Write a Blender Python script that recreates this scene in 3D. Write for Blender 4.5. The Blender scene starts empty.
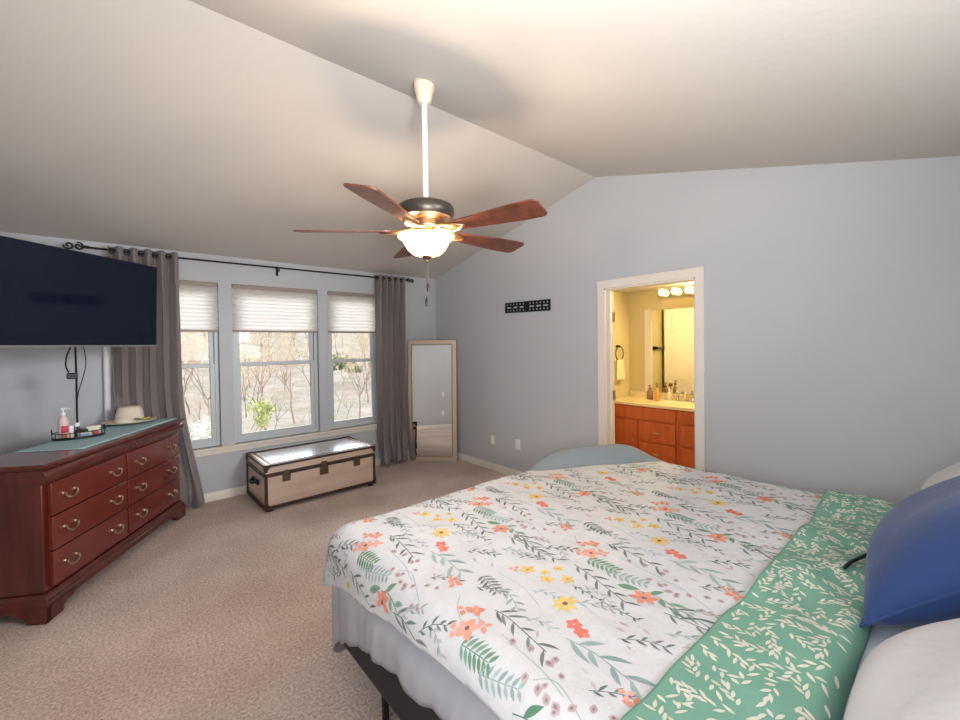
import bpy, bmesh, math, random
import numpy as np
from mathutils import Vector, Matrix
PI = math.pi
sin, cos, rad = math.sin, math.cos, math.radians
random.seed(7)
scene = bpy.context.scene
COL = scene.collection

# ------------------------------------------------------------------ camera
EYE = 1.53
yaw, pit, rol = rad(40.685), rad(-0.926), rad(-0.778)
fw = Vector((sin(yaw)*cos(pit), cos(yaw)*cos(pit), sin(pit)))
r0 = Vector((cos(yaw), -sin(yaw), 0)); u0 = r0.cross(fw)
rt = r0*cos(rol) + u0*sin(rol); up = -r0*sin(rol) + u0*cos(rol)
cam = bpy.data.cameras.new('camera')
cam.sensor_width = 36.0; cam.lens = 418.51*36/960; cam.shift_y = -8.674/960; cam.clip_start = 0.02
camo = bpy.data.objects.new('camera', cam); COL.objects.link(camo)
camo.matrix_world = Matrix(((rt.x, up.x, -fw.x, 0), (rt.y, up.y, -fw.y, 0), (rt.z, up.z, -fw.z, EYE), (0, 0, 0, 1)))
scene.camera = camo

# ------------------------------------------------------------------ light
SKY = 5.0; FILL = 42.0; SIDE = 17.0; BOUNCE = 33.0; FAN_W = 84.0; BATH_W = 24.0
world = bpy.data.worlds.new('overcast_sky'); scene.world = world
world.use_nodes = True
wn = world.node_tree.nodes; wl = world.node_tree.links
wn['Background'].inputs['Color'].default_value = (0.98, 0.99, 1.0, 1)
wn['Background'].inputs['Strength'].default_value = SKY

def area_light(name, loc, target, sx, sy, power, color, spread=180):
    l = bpy.data.lights.new(name, 'AREA'); l.shape = 'RECTANGLE'; l.size = sx; l.size_y = sy
    l.energy = power; l.color = color; l.spread = rad(spread)
    o = bpy.data.objects.new(name, l); COL.objects.link(o); o.location = loc
    o.rotation_euler = (Vector(target) - Vector(loc)).to_track_quat('-Z', 'Y').to_euler()
    return o
# added fill lamps behind the camera, not sources the room has
area_light('fill_behind', (0.9, -0.40, 1.75), (1.3, 4.4, 3.6), 3.0, 1.0, FILL, (0.98, 0.99, 1.0), 170)
area_light('fill_behind_right', (1.7, -0.40, 1.95), (-0.3, 4.3, 1.1), 1.0, .6, 17.0, (0.98, 0.99, 1.0), 62)  # added narrow fill to lift the dresser corner
# added fill by the left wall to brighten the right wall; no window there
area_light('fill_left', (-.74, 0.35, 1.65), (3.4, 0.1, 1.35), .9, 1.2, SIDE, (0.98, 0.99, 1.0), 130)
# added fill aimed at the ceiling, standing in for an assumed bounced flash
area_light('fill_bounce', (0.2, -0.25, 1.35), (1.2, 1.9, 3.1), 0.5, 0.3, BOUNCE, (1.0, 1.0, 1.0), 115)

vs = scene.view_settings
scene.display_settings.display_device = 'sRGB'
vs.view_transform = 'Standard'; vs.look = 'None'; vs.gamma = 1.0; vs.use_curve_mapping = False
vs.exposure = 0.06
try:
    scene.cycles.use_denoising = True
    scene.cycles.max_bounces = 10; scene.cycles.diffuse_bounces = 6; scene.cycles.transparent_max_bounces = 16
    scene.cycles.sample_clamp_indirect = 6.0
    scene.cycles.caustics_reflective = False; scene.cycles.caustics_refractive = False
except Exception:
    pass

# ------------------------------------------------------------------ materials
def lin(c):
    return tuple(((v/255)/12.92 if v/255 <= 0.04045 else ((v/255+0.055)/1.055)**2.4) for v in c)
def mat(name, rgb, rough=0.6, metal=0.0, spec=0.5, noise=None, bump=None, emit=None, sheen=0.0, coat=0.0):
    """rgb 0-255 sRGB. noise=(rgb2, scale, contrast, stretch) mixes a second colour; bump=(scale, strength, distance, detail)."""
    m = bpy.data.materials.new(name); m.use_nodes = True
    nt = m.node_tree; N = nt.nodes; L = nt.links; b = N['Principled BSDF']
    b.inputs['Base Color'].default_value = (*lin(rgb), 1); b.inputs['Roughness'].default_value = rough
    b.inputs['Metallic'].default_value = metal; b.inputs['Specular IOR Level'].default_value = spec
    if sheen: b.inputs['Sheen Weight'].default_value = sheen
    if coat: b.inputs['Coat Weight'].default_value = coat; b.inputs['Coat Roughness'].default_value = 0.12
    tc = None
    if noise or bump:
        tc = N.new('ShaderNodeTexCoord')
    if noise:
        mp = N.new('ShaderNodeMapping'); L.new(tc.outputs['Object'], mp.inputs['Vector'])
        mp.inputs['Scale'].default_value = noise[3] if len(noise) > 3 else (1, 1, 1)
        t = N.new('ShaderNodeTexNoise'); t.inputs['Scale'].default_value = noise[1]; t.inputs['Detail'].default_value = 6
        L.new(mp.outputs['Vector'], t.inputs['Vector'])
        cr = N.new('ShaderNodeValToRGB'); k = noise[2]
        cr.color_ramp.elements[0].position = 0.5-k; cr.color_ramp.elements[1].position = 0.5+k
        cr.color_ramp.elements[0].color = (*lin(rgb), 1); cr.color_ramp.elements[1].color = (*lin(noise[0]), 1)
        L.new(t.outputs['Fac'], cr.inputs['Fac']); L.new(cr.outputs['Color'], b.inputs['Base Color'])
    if bump:
        t2 = N.new('ShaderNodeTexNoise'); t2.inputs['Scale'].default_value = bump[0]
        t2.inputs['Detail'].default_value = bump[3] if len(bump) > 3 else 3
        L.new(tc.outputs['Object'], t2.inputs['Vector'])
        bp = N.new('ShaderNodeBump'); bp.inputs['Strength'].default_value = bump[1]; bp.inputs['Distance'].default_value = bump[2]
        L.new(t2.outputs['Fac'], bp.inputs['Height']); L.new(bp.outputs['Normal'], b.inputs['Normal'])
    if emit:
        b.inputs['Emission Color'].default_value = (*lin(emit[0]), 1); b.inputs['Emission Strength'].default_value = emit[1]
    return m
def mat_attr(name, rough=0.85, bump=None):
    """cloth whose printed pattern is a colour attribute"""
    m = mat(name, (255, 255, 255), rough, bump=bump, spec=0.2)
    a = m.node_tree.nodes.new('ShaderNodeAttribute'); a.attribute_name = 'print'
    m.node_tree.links.new(a.outputs['Color'], m.node_tree.nodes['Principled BSDF'].inputs['Base Color'])
    return m
def mat_glass(name, tint=(1, 1, 1), refl=0.08):
    m = bpy.data.materials.new(name); m.use_nodes = True
    nt = m.node_tree; N = nt.nodes; L = nt.links; N.remove(N['Principled BSDF'])
    out = N['Material Output']
    tr = N.new('ShaderNodeBsdfTransparent'); tr.inputs['Color'].default_value = (*tint, 1)
    gl = N.new('ShaderNodeBsdfGlossy'); gl.inputs['Roughness'].default_value = 0.02
    fr = N.new('ShaderNodeFresnel'); fr.inputs['IOR'].default_value = 1.35
    mx = N.new('ShaderNodeMixShader')
    L.new(fr.outputs['Fac'], mx.inputs['Fac']); L.new(tr.outputs[0], mx.inputs[1]); L.new(gl.outputs[0], mx.inputs[2])
    L.new(mx.outputs[0], out.inputs['Surface'])
    return m
def mat_translucent(name, rgb, frac=0.5, glow=None, wave=None):
    m = bpy.data.materials.new(name); m.use_nodes = True
    nt = m.node_tree; N = nt.nodes; L = nt.links; N.remove(N['Principled BSDF'])
    out = N['Material Output']
    d = N.new('ShaderNodeBsdfDiffuse'); d.inputs['Color'].default_value = (*lin(rgb), 1)
    t = N.new('ShaderNodeBsdfTranslucent'); t.inputs['Color'].default_value = (*lin(rgb), 1)
    mx = N.new('ShaderNodeMixShader'); mx.inputs['Fac'].default_value = frac
    L.new(d.outputs[0], mx.inputs[1]); L.new(t.outputs[0], mx.inputs[2])
    last = mx
    if glow:
        e = N.new('ShaderNodeEmission'); e.inputs['Color'].default_value = (*lin(glow[0]), 1); e.inputs['Strength'].default_value = glow[1]
        ad = N.new('ShaderNodeAddShader'); L.new(mx.outputs[0], ad.inputs[0]); L.new(e.outputs[0], ad.inputs[1]); last = ad
    L.new(last.outputs[0], out.inputs['Surface'])
    return m

M = {}
M['wall'] = mat('wall_paint', (189, 192, 197), 0.75, bump=(90, 0.15, 0.002))
M['ceil'] = mat('ceiling_paint', (198, 192, 186), 0.9, bump=(28, 0.28, 0.004, 5))
M['white'] = mat('white_trim_paint', (232, 224, 214), 0.45)
M['sash'] = mat('vinyl_window_frame', (196, 202, 206), 0.4)
M['bathwall'] = mat('bathroom_paint', (212, 198, 150), 0.75)
M['cherry'] = mat('cherry_wood', (104, 40, 30), 0.28, noise=((66, 22, 19), 3.0, 0.22, (6, 6, 0.8)), coat=0.35)
M['cherryface'] = mat('cherry_drawer_wood', (116, 46, 35), 0.26, noise=((98, 36, 28), 2.0, 0.4, (3, 3, 7)), coat=0.4)
M['brass'] = mat('antique_nickel', (196, 178, 150), 0.28, 1.0)
M['dark'] = mat('black_metal', (30, 28, 28), 0.45, 0.4)
M['black'] = mat('black_plastic', (16, 16, 18), 0.4)
M['screen'] = mat('dark_screen_glass', (13, 20, 38), 0.06, spec=0.34)
M['silver'] = mat('silver_plastic', (150, 150, 152), 0.35, 0.6)
M['curtain'] = mat('grey_curtain_cloth', (128, 119, 119), 0.7, bump=(60, 0.15, 0.003), sheen=0.2)
M['lining'] = mat('white_curtain_lining', (244, 244, 244), 0.8)
M['runner'] = mat('teal_runner_cloth', (160, 192, 196), 0.85, bump=(250, 0.3, 0.001))
M['mirror'] = mat('mirror_silver', (235, 238, 240), 0.01, 1.0)
M['mframe'] = mat('champagne_frame', (196, 178, 158), 0.4, 0.25)
M['mframe2'] = mat('champagne_frame_edge', (160, 142, 122), 0.4, 0.25)
M['panel'] = mat('brushed_metal_sheet', (226, 206, 190), 0.36, 0.55, noise=((206, 184, 168), 2.0, 0.2, (1, 1, 6)))
M['lidglass'] = mat('polished_metal_sheet', (226, 232, 240), 0.24, 0.9)
M['trunkwood'] = mat('dark_walnut_strip', (66, 44, 36), 0.4, noise=((44, 28, 24), 12, 0.2))
M['gunmetal'] = mat('aged_metal_fitting', (112, 98, 84), 0.35, 0.9)
M['walnut'] = mat('walnut_blade_wood', (112, 60, 42), 0.4, noise=((70, 36, 26), 2.5, 0.2, (9, 9, 9)))
M['bronze'] = mat('dark_bronze', (74, 66, 60), 0.35, 0.6)
M['goldbronze'] = mat('brushed_brass', (160, 122, 84), 0.35, 0.9)
M['rodwhite'] = mat('white_enamel_rod', (226, 226, 226), 0.4)
M['canopy'] = mat('cream_enamel', (222, 208, 186), 0.4)
M['skirt'] = mat('pale_grey_linen', (172, 173, 180), 0.85, bump=(160, 0.2, 0.002))
M['boxspring'] = mat('black_ticking', (38, 38, 42), 0.7)
M['sheet'] = mat('pale_blue_sheet', (196, 206, 220), 0.85, bump=(40, 0.2, 0.004))
M['navy'] = mat('navy_pillow_cotton', (34, 64, 120), 0.8, bump=(9, 0.35, 0.02, 4), sheen=0.15)
M['greypillow'] = mat('light_grey_pillow_cotton', (204, 204, 208), 0.85, bump=(9, 0.3, 0.02, 4))
M['blanket'] = mat('slate_grey_blanket', (140, 150, 156), 0.9, bump=(40, 0.3, 0.004))
M['quilt'] = mat_attr('printed_white_cotton', 0.85, bump=(20, 0.5, 0.012, 6))
M['cuff'] = mat_attr('printed_green_cotton', 0.85, bump=(14, 0.30, 0.012, 5))
M['glass'] = mat_glass('window_glass')
M['shade'] = mat_translucent('pleated_shade_cloth', (246, 243, 238), 0.6)
M['shaderail'] = mat('shade_rail', (150, 140, 130), 0.5)
M['outlet'] = mat('white_plastic', (236, 236, 240), 0.35)
M['cream'] = mat('cream_plastic', (226, 222, 200), 0.4)
M['vanity'] = mat('oak_vanity_wood', (196, 100, 52), 0.4, noise=((164, 78, 40), 3.0, 0.25, (8, 8, 1.2)))
M['counter'] = mat('cream_marble_counter', (236, 222, 184), 0.25, noise=((222, 202, 160), 5.0, 0.2))
M['chrome'] = mat('chrome', (220, 220, 220), 0.08, 1.0)
M['bulb'] = mat('frosted_bulb', (255, 240, 210), 0.4, emit=((255, 214, 140), 4.0))
M['towel'] = mat('cream_towel', (238, 224, 186), 0.9, bump=(120, 0.5, 0.003))
M['hat'] = mat('cream_straw', (222, 208, 190), 0.8, bump=(180, 0.4, 0.002))
M['leafgreen'] = mat('artificial_leaf', (40, 92, 50), 0.6)
M['yellow'] = mat('yellow_petal', (240, 206, 40), 0.6)
M['orangepetal'] = mat('tan_petal', (214, 160, 96), 0.6)
M['pinkbottle'] = mat('pink_lotion_plastic', (226, 196, 196), 0.3)
M['pinklabel'] = mat('red_label', (196, 70, 90), 0.5)
M['clear'] = mat_glass('clear_acrylic', (0.93, 0.95, 0.96))
M['olive'] = mat('dark_olive_glass', (52, 54, 44), 0.2)
M['blush'] = mat('blush_compact', (214, 150, 136), 0.4)
M['lilac'] = mat('lilac_box', (150, 158, 200), 0.5)

def mat_carpet():
    m = mat('beige_carpet', (208, 190, 178), 0.95, spec=0.05)
    nt = m.node_tree; N = nt.nodes; L = nt.links; b = N['Principled BSDF']
    tc = N.new('ShaderNodeTexCoord')
    t = N.new('ShaderNodeTexNoise'); t.inputs['Scale'].default_value = 75; t.inputs['Detail'].default_value = 4; t.inputs['Roughness'].default_value = 0.7
    t2 = N.new('ShaderNodeTexNoise'); t2.inputs['Scale'].default_value = 2.2; t2.inputs['Detail'].default_value = 3
    L.new(tc.outputs['Object'], t.inputs['Vector']); L.new(tc.outputs['Object'], t2.inputs['Vector'])
    cr = N.new('ShaderNodeValToRGB')
    e = cr.color_ramp.elements; e[0].position = 0.30; e[1].position = 0.70
    e[0].color = (*lin((178, 154, 142)), 1); e[1].color = (*lin((252, 236, 226)), 1)
    mx = N.new('ShaderNodeMix'); mx.data_type = 'RGBA'; mx.blend_type = 'MULTIPLY'; mx.inputs['Factor'].default_value = 0.5
    cr2 = N.new('ShaderNodeValToRGB'); cr2.color_ramp.elements[0].position = 0.38; cr2.color_ramp.elements[1].position = 0.62
    cr2.color_ramp.elements[0].color = (0.72, 0.67, 0.64, 1); cr2.color_ramp.elements[1].color = (1, 1, 1, 1)
    L.new(t.outputs['Fac'], cr.inputs['Fac']); L.new(t2.outputs['Fac'], cr2.inputs['Fac'])
    L.new(cr.outputs['Color'], mx.inputs[6]); L.new(cr2.outputs['Color'], mx.inputs[7])
    L.new(mx.outputs[2], b.inputs['Base Color'])
    bp = N.new('ShaderNodeBump'); bp.inputs['Strength'].default_value = 0.8; bp.inputs['Distance'].default_value = 0.012
    L.new(t.outputs['Fac'], bp.inputs['Height']); L.new(bp.outputs['Normal'], b.inputs['Normal'])
    return m
M['carpet'] = mat_carpet()

# ------------------------------------------------------------------ mesh helpers
class MB:
    def __init__(s): s.v = []; s.f = []
    def add(s, vs, fs):
        o = len(s.v); s.v += [tuple(v) for v in vs]; s.f += [tuple(i+o for i in f) for f in fs]; return s
    def box(s, lo, hi):
        x0, y0, z0 = lo; x1, y1, z1 = hi
        vs = [(x0,y0,z0),(x1,y0,z0),(x1,y1,z0),(x0,y1,z0),(x0,y0,z1),(x1,y0,z1),(x1,y1,z1),(x0,y1,z1)]
        return s.add(vs, [(0,3,2,1),(4,5,6,7),(0,1,5,4),(1,2,6,5),(2,3,7,6),(3,0,4,7)])
    def prism(s, poly, axis, a, b):
        """poly: list of 2D points (the two other axes in order), extruded along axis from a to b"""
        n = len(poly)
        def P(p, w):
            return {'x': (w, p[0], p[1]), 'y': (p[0], w, p[1]), 'z': (p[0], p[1], w)}[axis]
        vs = [P(p, a) for p in poly] + [P(p, b) for p in poly]
        fs = [tuple(range(n-1, -1, -1)), tuple(range(n, 2*n))] + [(i, (i+1) % n, n+(i+1) % n, n+i) for i in range(n)]
        return s.add(vs, fs)
    def tube(s, pts, r, n=8, closed=False, caps=True):
        pts = [Vector(p) for p in pts]; k = len(pts)
        rs = r if isinstance(r, (list, tuple)) else [r]*k
        tang = []
        for i in range(k):
            a = pts[(i-1) % k] if (closed or i > 0) else pts[i]; b = pts[(i+1) % k] if (closed or i < k-1) else pts[i]
            t = (b-a); tang.append(t.normalized() if t.length > 1e-9 else Vector((0, 0, 1)))
        nrm = tang[0].orthogonal().normalized(); vs = []; fs = []
        for i in range(k):
            if i: nrm = (nrm - tang[i]*nrm.dot(tang[i])); nrm = nrm.normalized() if nrm.length > 1e-6 else tang[i].orthogonal().normalized()
            bn = tang[i].cross(nrm)
            for j in range(n):
                a = 2*PI*j/n; vs.append(pts[i] + (nrm*cos(a)+bn*sin(a))*rs[i])
        for i in range(k if closed else k-1):
            for j in range(n):
                a = i*n+j; b = i*n+(j+1) % n; c = ((i+1) % k)*n+(j+1) % n; d = ((i+1) % k)*n+j; fs.append((a, b, c, d))
        if caps and not closed:
            fs.append(tuple(range(n-1, -1, -1))); fs.append(tuple(range((k-1)*n, k*n)))
        return s.add(vs, fs)
    def lathe(s, prof, n=32, c=(0, 0, 0), sx=1.0, sy=1.0, cap=True):
        vs = []; fs = []; k = len(prof)
        for r, z in prof:
            for j in range(n):
                a = 2*PI*j/n; vs.append((c[0]+r*cos(a)*sx, c[1]+r*sin(a)*sy, c[2]+z))
        for i in range(k-1):
            for j in range(n):
                fs.append((i*n+j, i*n+(j+1) % n, (i+1)*n+(j+1) % n, (i+1)*n+j))
        if cap and prof[0][0] > 1e-4: fs.append(tuple(range(n-1, -1, -1)))
        if cap and prof[-1][0] > 1e-4: fs.append(tuple(range((k-1)*n, k*n)))
        return s.add(vs, fs)
    def grid(s, fn, nu, nv, flip=False):
        vs = [fn(i/nu, j/nv) for i in range(nu+1) for j in range(nv+1)]; fs = []
        for i in range(nu):
            for j in range(nv):
                a = i*(nv+1)+j; q = (a, a+nv+1, a+nv+2, a+1); fs.append(q[::-1] if flip else q)
        return s.add(vs, fs)
    def xf(s, mtx):
        s.v = [tuple(mtx @ Vector(v)) for v in s.v]; return s

def obj(name, mb, m, parent=None, bevel=0.0, smooth=True, angle=35, subd=0, solid=0.0, seg=2):
    me = bpy.data.meshes.new(name); me.from_pydata(mb.v, [], mb.f); me.validate()
    bm = bmesh.new(); bm.from_mesh(me); bmesh.ops.remove_doubles(bm, verts=bm.verts, dist=1e-5)
    bmesh.ops.recalc_face_normals(bm, faces=bm.faces); bm.to_mesh(me); bm.free()
    me.materials.append(m if not isinstance(m, str) else M[m])
    o = bpy.data.objects.new(name, me); COL.objects.link(o)
    if parent is not None: o.parent = parent
    if solid:
        md = o.modifiers.new('thickness', 'SOLIDIFY'); md.thickness = solid; md.offset = 0
    if bevel:
        md = o.modifiers.new('bevel', 'BEVEL'); md.width = bevel; md.segments = seg; md.limit_method = 'ANGLE'; md.angle_limit = rad(40)
    if subd:
        md = o.modifiers.new('subdivision', 'SUBSURF'); md.levels = subd; md.render_levels = subd
    if smooth:
        for p in me.polygons: p.use_smooth = True
        me.set_sharp_from_angle(angle=rad(angle if not bevel else 60))
    return o
def tag(o, label, cat, group=None):
    o['label'] = label; o['category'] = cat
    if group: o['group'] = group
    return o
def thing(name, label, cat, loc=(0, 0, 0), rz=0.0, group=None):
    o = bpy.data.objects.new(name, None); COL.objects.link(o); o.empty_display_size = 0.05
    o.location = loc; o.rotation_euler = (0, 0, rz); tag(o, label, cat, group); return o
def struct(name, mb, m, parent=None, **k):
    o = obj(name, mb, m, parent, **k)
    if parent is None: o['kind'] = 'structure'
    return o
def sroot(name):
    o = bpy.data.objects.new(name, None); COL.objects.link(o); o['kind'] = 'structure'; return o
def copy_tree(o, parent=None):
    c = o.copy(); COL.objects.link(c)
    if parent is not None: c.parent = parent
    for ch in list(o.children): copy_tree(ch, c)
    return c
def smooth(a, b, x):
    t = min(1, max(0, (x-a)/(b-a))); return t*t*(3-2*t)

# ------------------------------------------------------------------ room shell
XR, YW, XL, YB = 3.416, 4.93, -0.80, -0.45          # gable wall, window wall, left wall, wall behind
YR, ZR, ZW = 2.271, 3.085, 2.465                    # ridge, wall top at windows
SL = (ZR-ZW)/(YW-YR); SR = 0.2607
def ceil_z(y): return ZR-(y-YR)*SL if y > YR else ZR-(YR-y)*SR
struct('floor', MB().box((XL-.1, YB-.1, -.08), (XR+.06, YW+.15, 0)), 'carpet', smooth=False)
# ceiling: two slopes meeting at the ridge
cb = MB()
for (ya, yb) in ((YB-.12, YR), (YR, YW+.12)):
    za, zb = ceil_z(ya), ceil_z(yb)
    if yb == YR: zb = ZR
    if ya == YR: za = ZR
    cb.prism([(ya, za), (yb, zb), (yb, zb+.1), (ya, za+.1)], 'x', XL-.12, XR+.12)
struct('ceiling', cb, 'ceil', smooth=False)
DY0, DY1, DZ = 1.378, 2.20, 2.035                   # door opening in the gable wall
gw = MB()
gw.prism([(DY1, 0), (YW+.0, 0), (YW, ceil_z(YW)), (YR, ZR), (DY1, ceil_z(DY1))], 'x', XR, XR+.11)
gw.prism([(YB, 0), (DY0, 0), (DY0, ceil_z(DY0)), (YB, ceil_z(YB))], 'x', XR, XR+.11)
gw.prism([(DY0, DZ), (DY1, DZ), (DY1, ceil_z(DY1)), (DY0, ceil_z(DY0))], 'x', XR, XR+.11)
struct('wall_right', gw, 'wall', smooth=False)
struct('wall_left', MB().prism([(YB, 0), (YW, 0), (YW, ZW), (YR, ZR), (YB, ceil_z(YB))], 'x', XL-.1, XL), 'wall', smooth=False)
struct('wall_back', MB().box((XL-.1, YB-.1, 0), (XR+.11, YB, ceil_z(YB)+.05)), 'wall', smooth=False)
WZ0, WZ1 = 0.537, 2.19
WIN = [(0.11, 0.762), (0.882, 1.757), (1.872, 2.525)]
ww = MB(); T = .14
ww.box((XL-.1, YW, 0), (XR+.11, YW+T, WZ0)); ww.box((XL-.1, YW, WZ1), (XR+.11, YW+T, ZW+.06))
edges = [XL-.1] + [e for w in WIN for e in w] + [XR+.11]
for i in range(0, len(edges), 2): ww.box((edges[i], YW, WZ0), (edges[i+1], YW+T, WZ1))
struct('wall_window_side', ww, 'wall', smooth=False)
# baseboards
bb = MB().prism([(YW, 0), (YW-.014, 0), (YW-.014, .07), (YW-.006, .085), (YW, .085)], 'x', XL, XR)
struct('baseboard_window_side', bb, 'white')
bb = MB()
for a, b in ((YB, DY0-.06), (DY1+.06, YW-.014)):
    bb.prism([(XR, 0), (XR-.014, 0), (XR-.014, .07), (XR-.006, .085), (XR, .085)], 'y', a, b)
struct('baseboard_right', bb, 'white')
struct('baseboard_left', MB().prism([(XL, 0), (XL+.014, 0), (XL+.014, .07), (XL+.006, .085), (XL, .085)], 'y', YB, YW-.014), 'white')
# window stool and apron
st = MB().box((-.02, YW-.05, WZ0-.022), (2.62, YW+.03, WZ0)); st.box((0.0, YW-.018, WZ0-.075), (2.60, YW, WZ0-.022))
struct('trim_1', st, 'white', bevel=.005)

def window(n, x0, x1):
    root = sroot('window_%d' % n)
    yf = YW+.05
    fr = MB(); w = .035
    fr.box((x0, yf, WZ0), (x0+w, yf+.08, WZ1)); fr.box((x1-w, yf, WZ0), (x1, yf+.08, WZ1))
    fr.box((x0+w, yf, WZ0), (x1-w, yf+.08, WZ0+.035)); fr.box((x0+w, yf, WZ1-.04), (x1-w, yf+.08, WZ1))
    obj('window_frame', fr, 'sash', root, bevel=.004)
    a, b = x0+w, x1-w; zm = 1.37; s = .042
    lo = MB(); y0, y1 = yf+.008, yf+.036
    lo.box((a, y0, WZ0+.035), (a+s, y1, zm)); lo.box((b-s, y0, WZ0+.035), (b, y1, zm))
    lo.box((a+s, y0, WZ0+.035), (b-s, y1, WZ0+.035+.05)); lo.box((a+s, y0, zm-.035), (b-s, y1, zm))
    so = obj('lower_sash', lo, 'sash', root, bevel=.004)
    g = MB().box((a+s, y0+.010, WZ0+.085), (b-s, y0+.016, zm-.035)); obj('pane', g, 'glass', so, smooth=False)
    hi = MB(); y2, y3 = yf+.040, yf+.068
    hi.box((a, y2, zm-.035), (a+s, y3, WZ1-.04)); hi.box((b-s, y2, zm-.035), (b, y3, WZ1-.04))
    hi.box((a+s, y2, zm-.035), (b-s, y3, zm)); hi.box((a+s, y2, WZ1-.08), (b-s, y3, WZ1-.04))
    so2 = obj('upper_sash', hi, 'sash', root, bevel=.004)
    obj('pane', MB().box((a+s, y2+.010, zm), (b-s, y2+.016, WZ1-.08)), 'glass', so2, smooth=False)
    for k in ((.5,) if x1-x0 < .8 else (.27, .73)):
        xc = x0+(x1-x0)*k
        obj('sash_lock', MB().box((xc-.03, y0-.002, zm), (xc+.03, y1, zm+.012)), 'sash', root, bevel=.004)
    return root
SHADE_LABEL = ['narrow white pleated shade half lowered, by the dresser end of the window', 'wide white pleated shade half lowered in the middle window above the trunk',
               'narrow white pleated shade half lowered in the window beside the far right curtain']
for i, (x0, x1) in enumerate(WIN):
    window(i+1, x0, x1)
    t = thing('pleated_shade', SHADE_LABEL[i], 'window shade', ((x0+x1)/2, YW+.022, WZ1), 0, 'pleated window shades')
    w = (x1-x0)/2-.006
    obj('head_rail', MB().box((-w, -.018, -.045), (w, .018, -.001)), 'shaderail', t, bevel=.003)
    zt, zb = -.045, -.475; n = 22; prof = []
    for k in range(n+1):
        z = zt+(zb-zt)*k/n
        prof.append((.004 if k % 2 else .014, z))
    pv = MB(); L2 = [(-p[0], p[1]) for p in prof]
    pv.grid(lambda a, b, L2=L2, w=w: ((-w+2*w*a), L2[round(b*n)][0], L2[round(b*n)][1]), 1, n)
    obj('pleated_cloth', pv, 'shade', t, smooth=False)
    obj('bottom_rail', MB().box((-w, -.016, zb-.022), (w, .012, zb)), 'shaderail', t, bevel=.003)

# ------------------------------------------------------------------ doorway and bathroom
XB0, XB1, BY0, BY1, BZ = XR+.11, 4.90, 0.5, 2.79, 2.15
cs = MB(); c = .062
cs.box((XR-.016, DY1-.004, 0), (XR, DY1+c, DZ)); cs.box((XR-.016, DY0-c, 0), (XR, DY0+.004, DZ)); cs.box((XR-.016, DY0-c, DZ-.004), (XR, DY1+c, DZ+c+.01))
cs.box((XR, DY1-.018, 0), (XB0, DY1, DZ)); cs.box((XR, DY0, 0), (XB0, DY0+.018, DZ)); cs.box((XR, DY0, DZ-.018), (XB0, DY1, DZ))
cs.box((XR+.06, DY1-.032, 0), (XR+.075, DY1-.018, DZ-.018))
struct('trim_2', cs, 'white', bevel=.003)
struct('wall_bathroom_back', MB().box((XB1, BY0-.1, 0), (XB1+.1, BY1+.1, BZ)), 'bathwall', smooth=False)
struct('wall_bathroom_left', MB().box((XB0, BY1, 0), (XB1, BY1+.1, BZ)), 'bathwall', smooth=False)
struct('wall_bathroom_right', MB().box((XB0, BY0-.1, 0), (XB1, BY0, BZ)), 'bathwall', smooth=False)
bi = MB(); bi.box((XB0, DY1, 0), (XB0+.012, BY1, BZ)); bi.box((XB0, BY0, 0), (XB0+.012, DY0, BZ)); bi.box((XB0, DY0, DZ), (XB0+.012, DY1, BZ))
struct('wall_bathroom_front', bi, 'bathwall', smooth=False)
struct('ceiling_bathroom', MB().box((XB0, BY0-.1, BZ), (XB1+.1, BY1+.1, BZ+.08)), 'ceil', smooth=False)
struct('floor_bathroom', MB().box((XR+.06, BY0-.1, -.08), (XB1+.1, BY1+.1, 0)), 'counter', smooth=False)
# door leaf, swung into the bathroom
DOOR_A = rad(47)
door = sroot('door_1'); door.location = (XB0+.020, DY1+.012, 0); door.rotation_euler = (0, 0, DOOR_A)
dw, dt = .735, .035
lf = MB(); lf.box((0.012, -dt, .012), (dw, 0, DZ-.02))
obj('door_leaf', lf, 'white', door, bevel=.003)
for (xa, xb) in ((.10, .34), (.40, .64)):
    for (za, zb) in ((.22, .80), (.95, 1.55), (1.66, 1.90)):
        for side in (0.0, -dt):
            f = MB(); y0, y1 = (side-.002, side+.006) if side == 0 else (side-.006, side+.002)
            e = .022
            f.box((xa, y0, za), (xb, y1, za+e)); f.box((xa, y0, zb-e), (xb, y1, zb)); f.box((xa, y0, za+e), (xa+e, y1, zb-e)); f.box((xb-e, y0, za+e), (xb, y1, zb-e))
            f.box((xa+.05, y0, za+.05), (xb-.05, y1, zb-.05))
            obj('raised_panel', f, 'white', door, bevel=.004)
for side, s in ((0.0, 1), (-dt, -1)):
    kb = MB().tube([(dw-.065, side, .95), (dw-.065, side+s*.03, .95)], .012, 10)
    kb.lathe([(0.0, -.028), (.018, -.022), (.027, -.006), (.027, .006), (.018, .022), (0, .028)], 14, (dw-.065, side+s*.05, .95))
    obj('door_knob', kb, 'goldbronze', door)
for z in (1.775, 1.03, .25):
    h = MB().tube([(0.004, -dt/2, z-.045), (0.004, -dt/2, z+.045)], .009, 10); h.box((-.012, -dt/2-.020, z-.045), (.022, -dt/2-.016, z+.045))
    obj('hinge', h, 'goldbronze', door)

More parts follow.
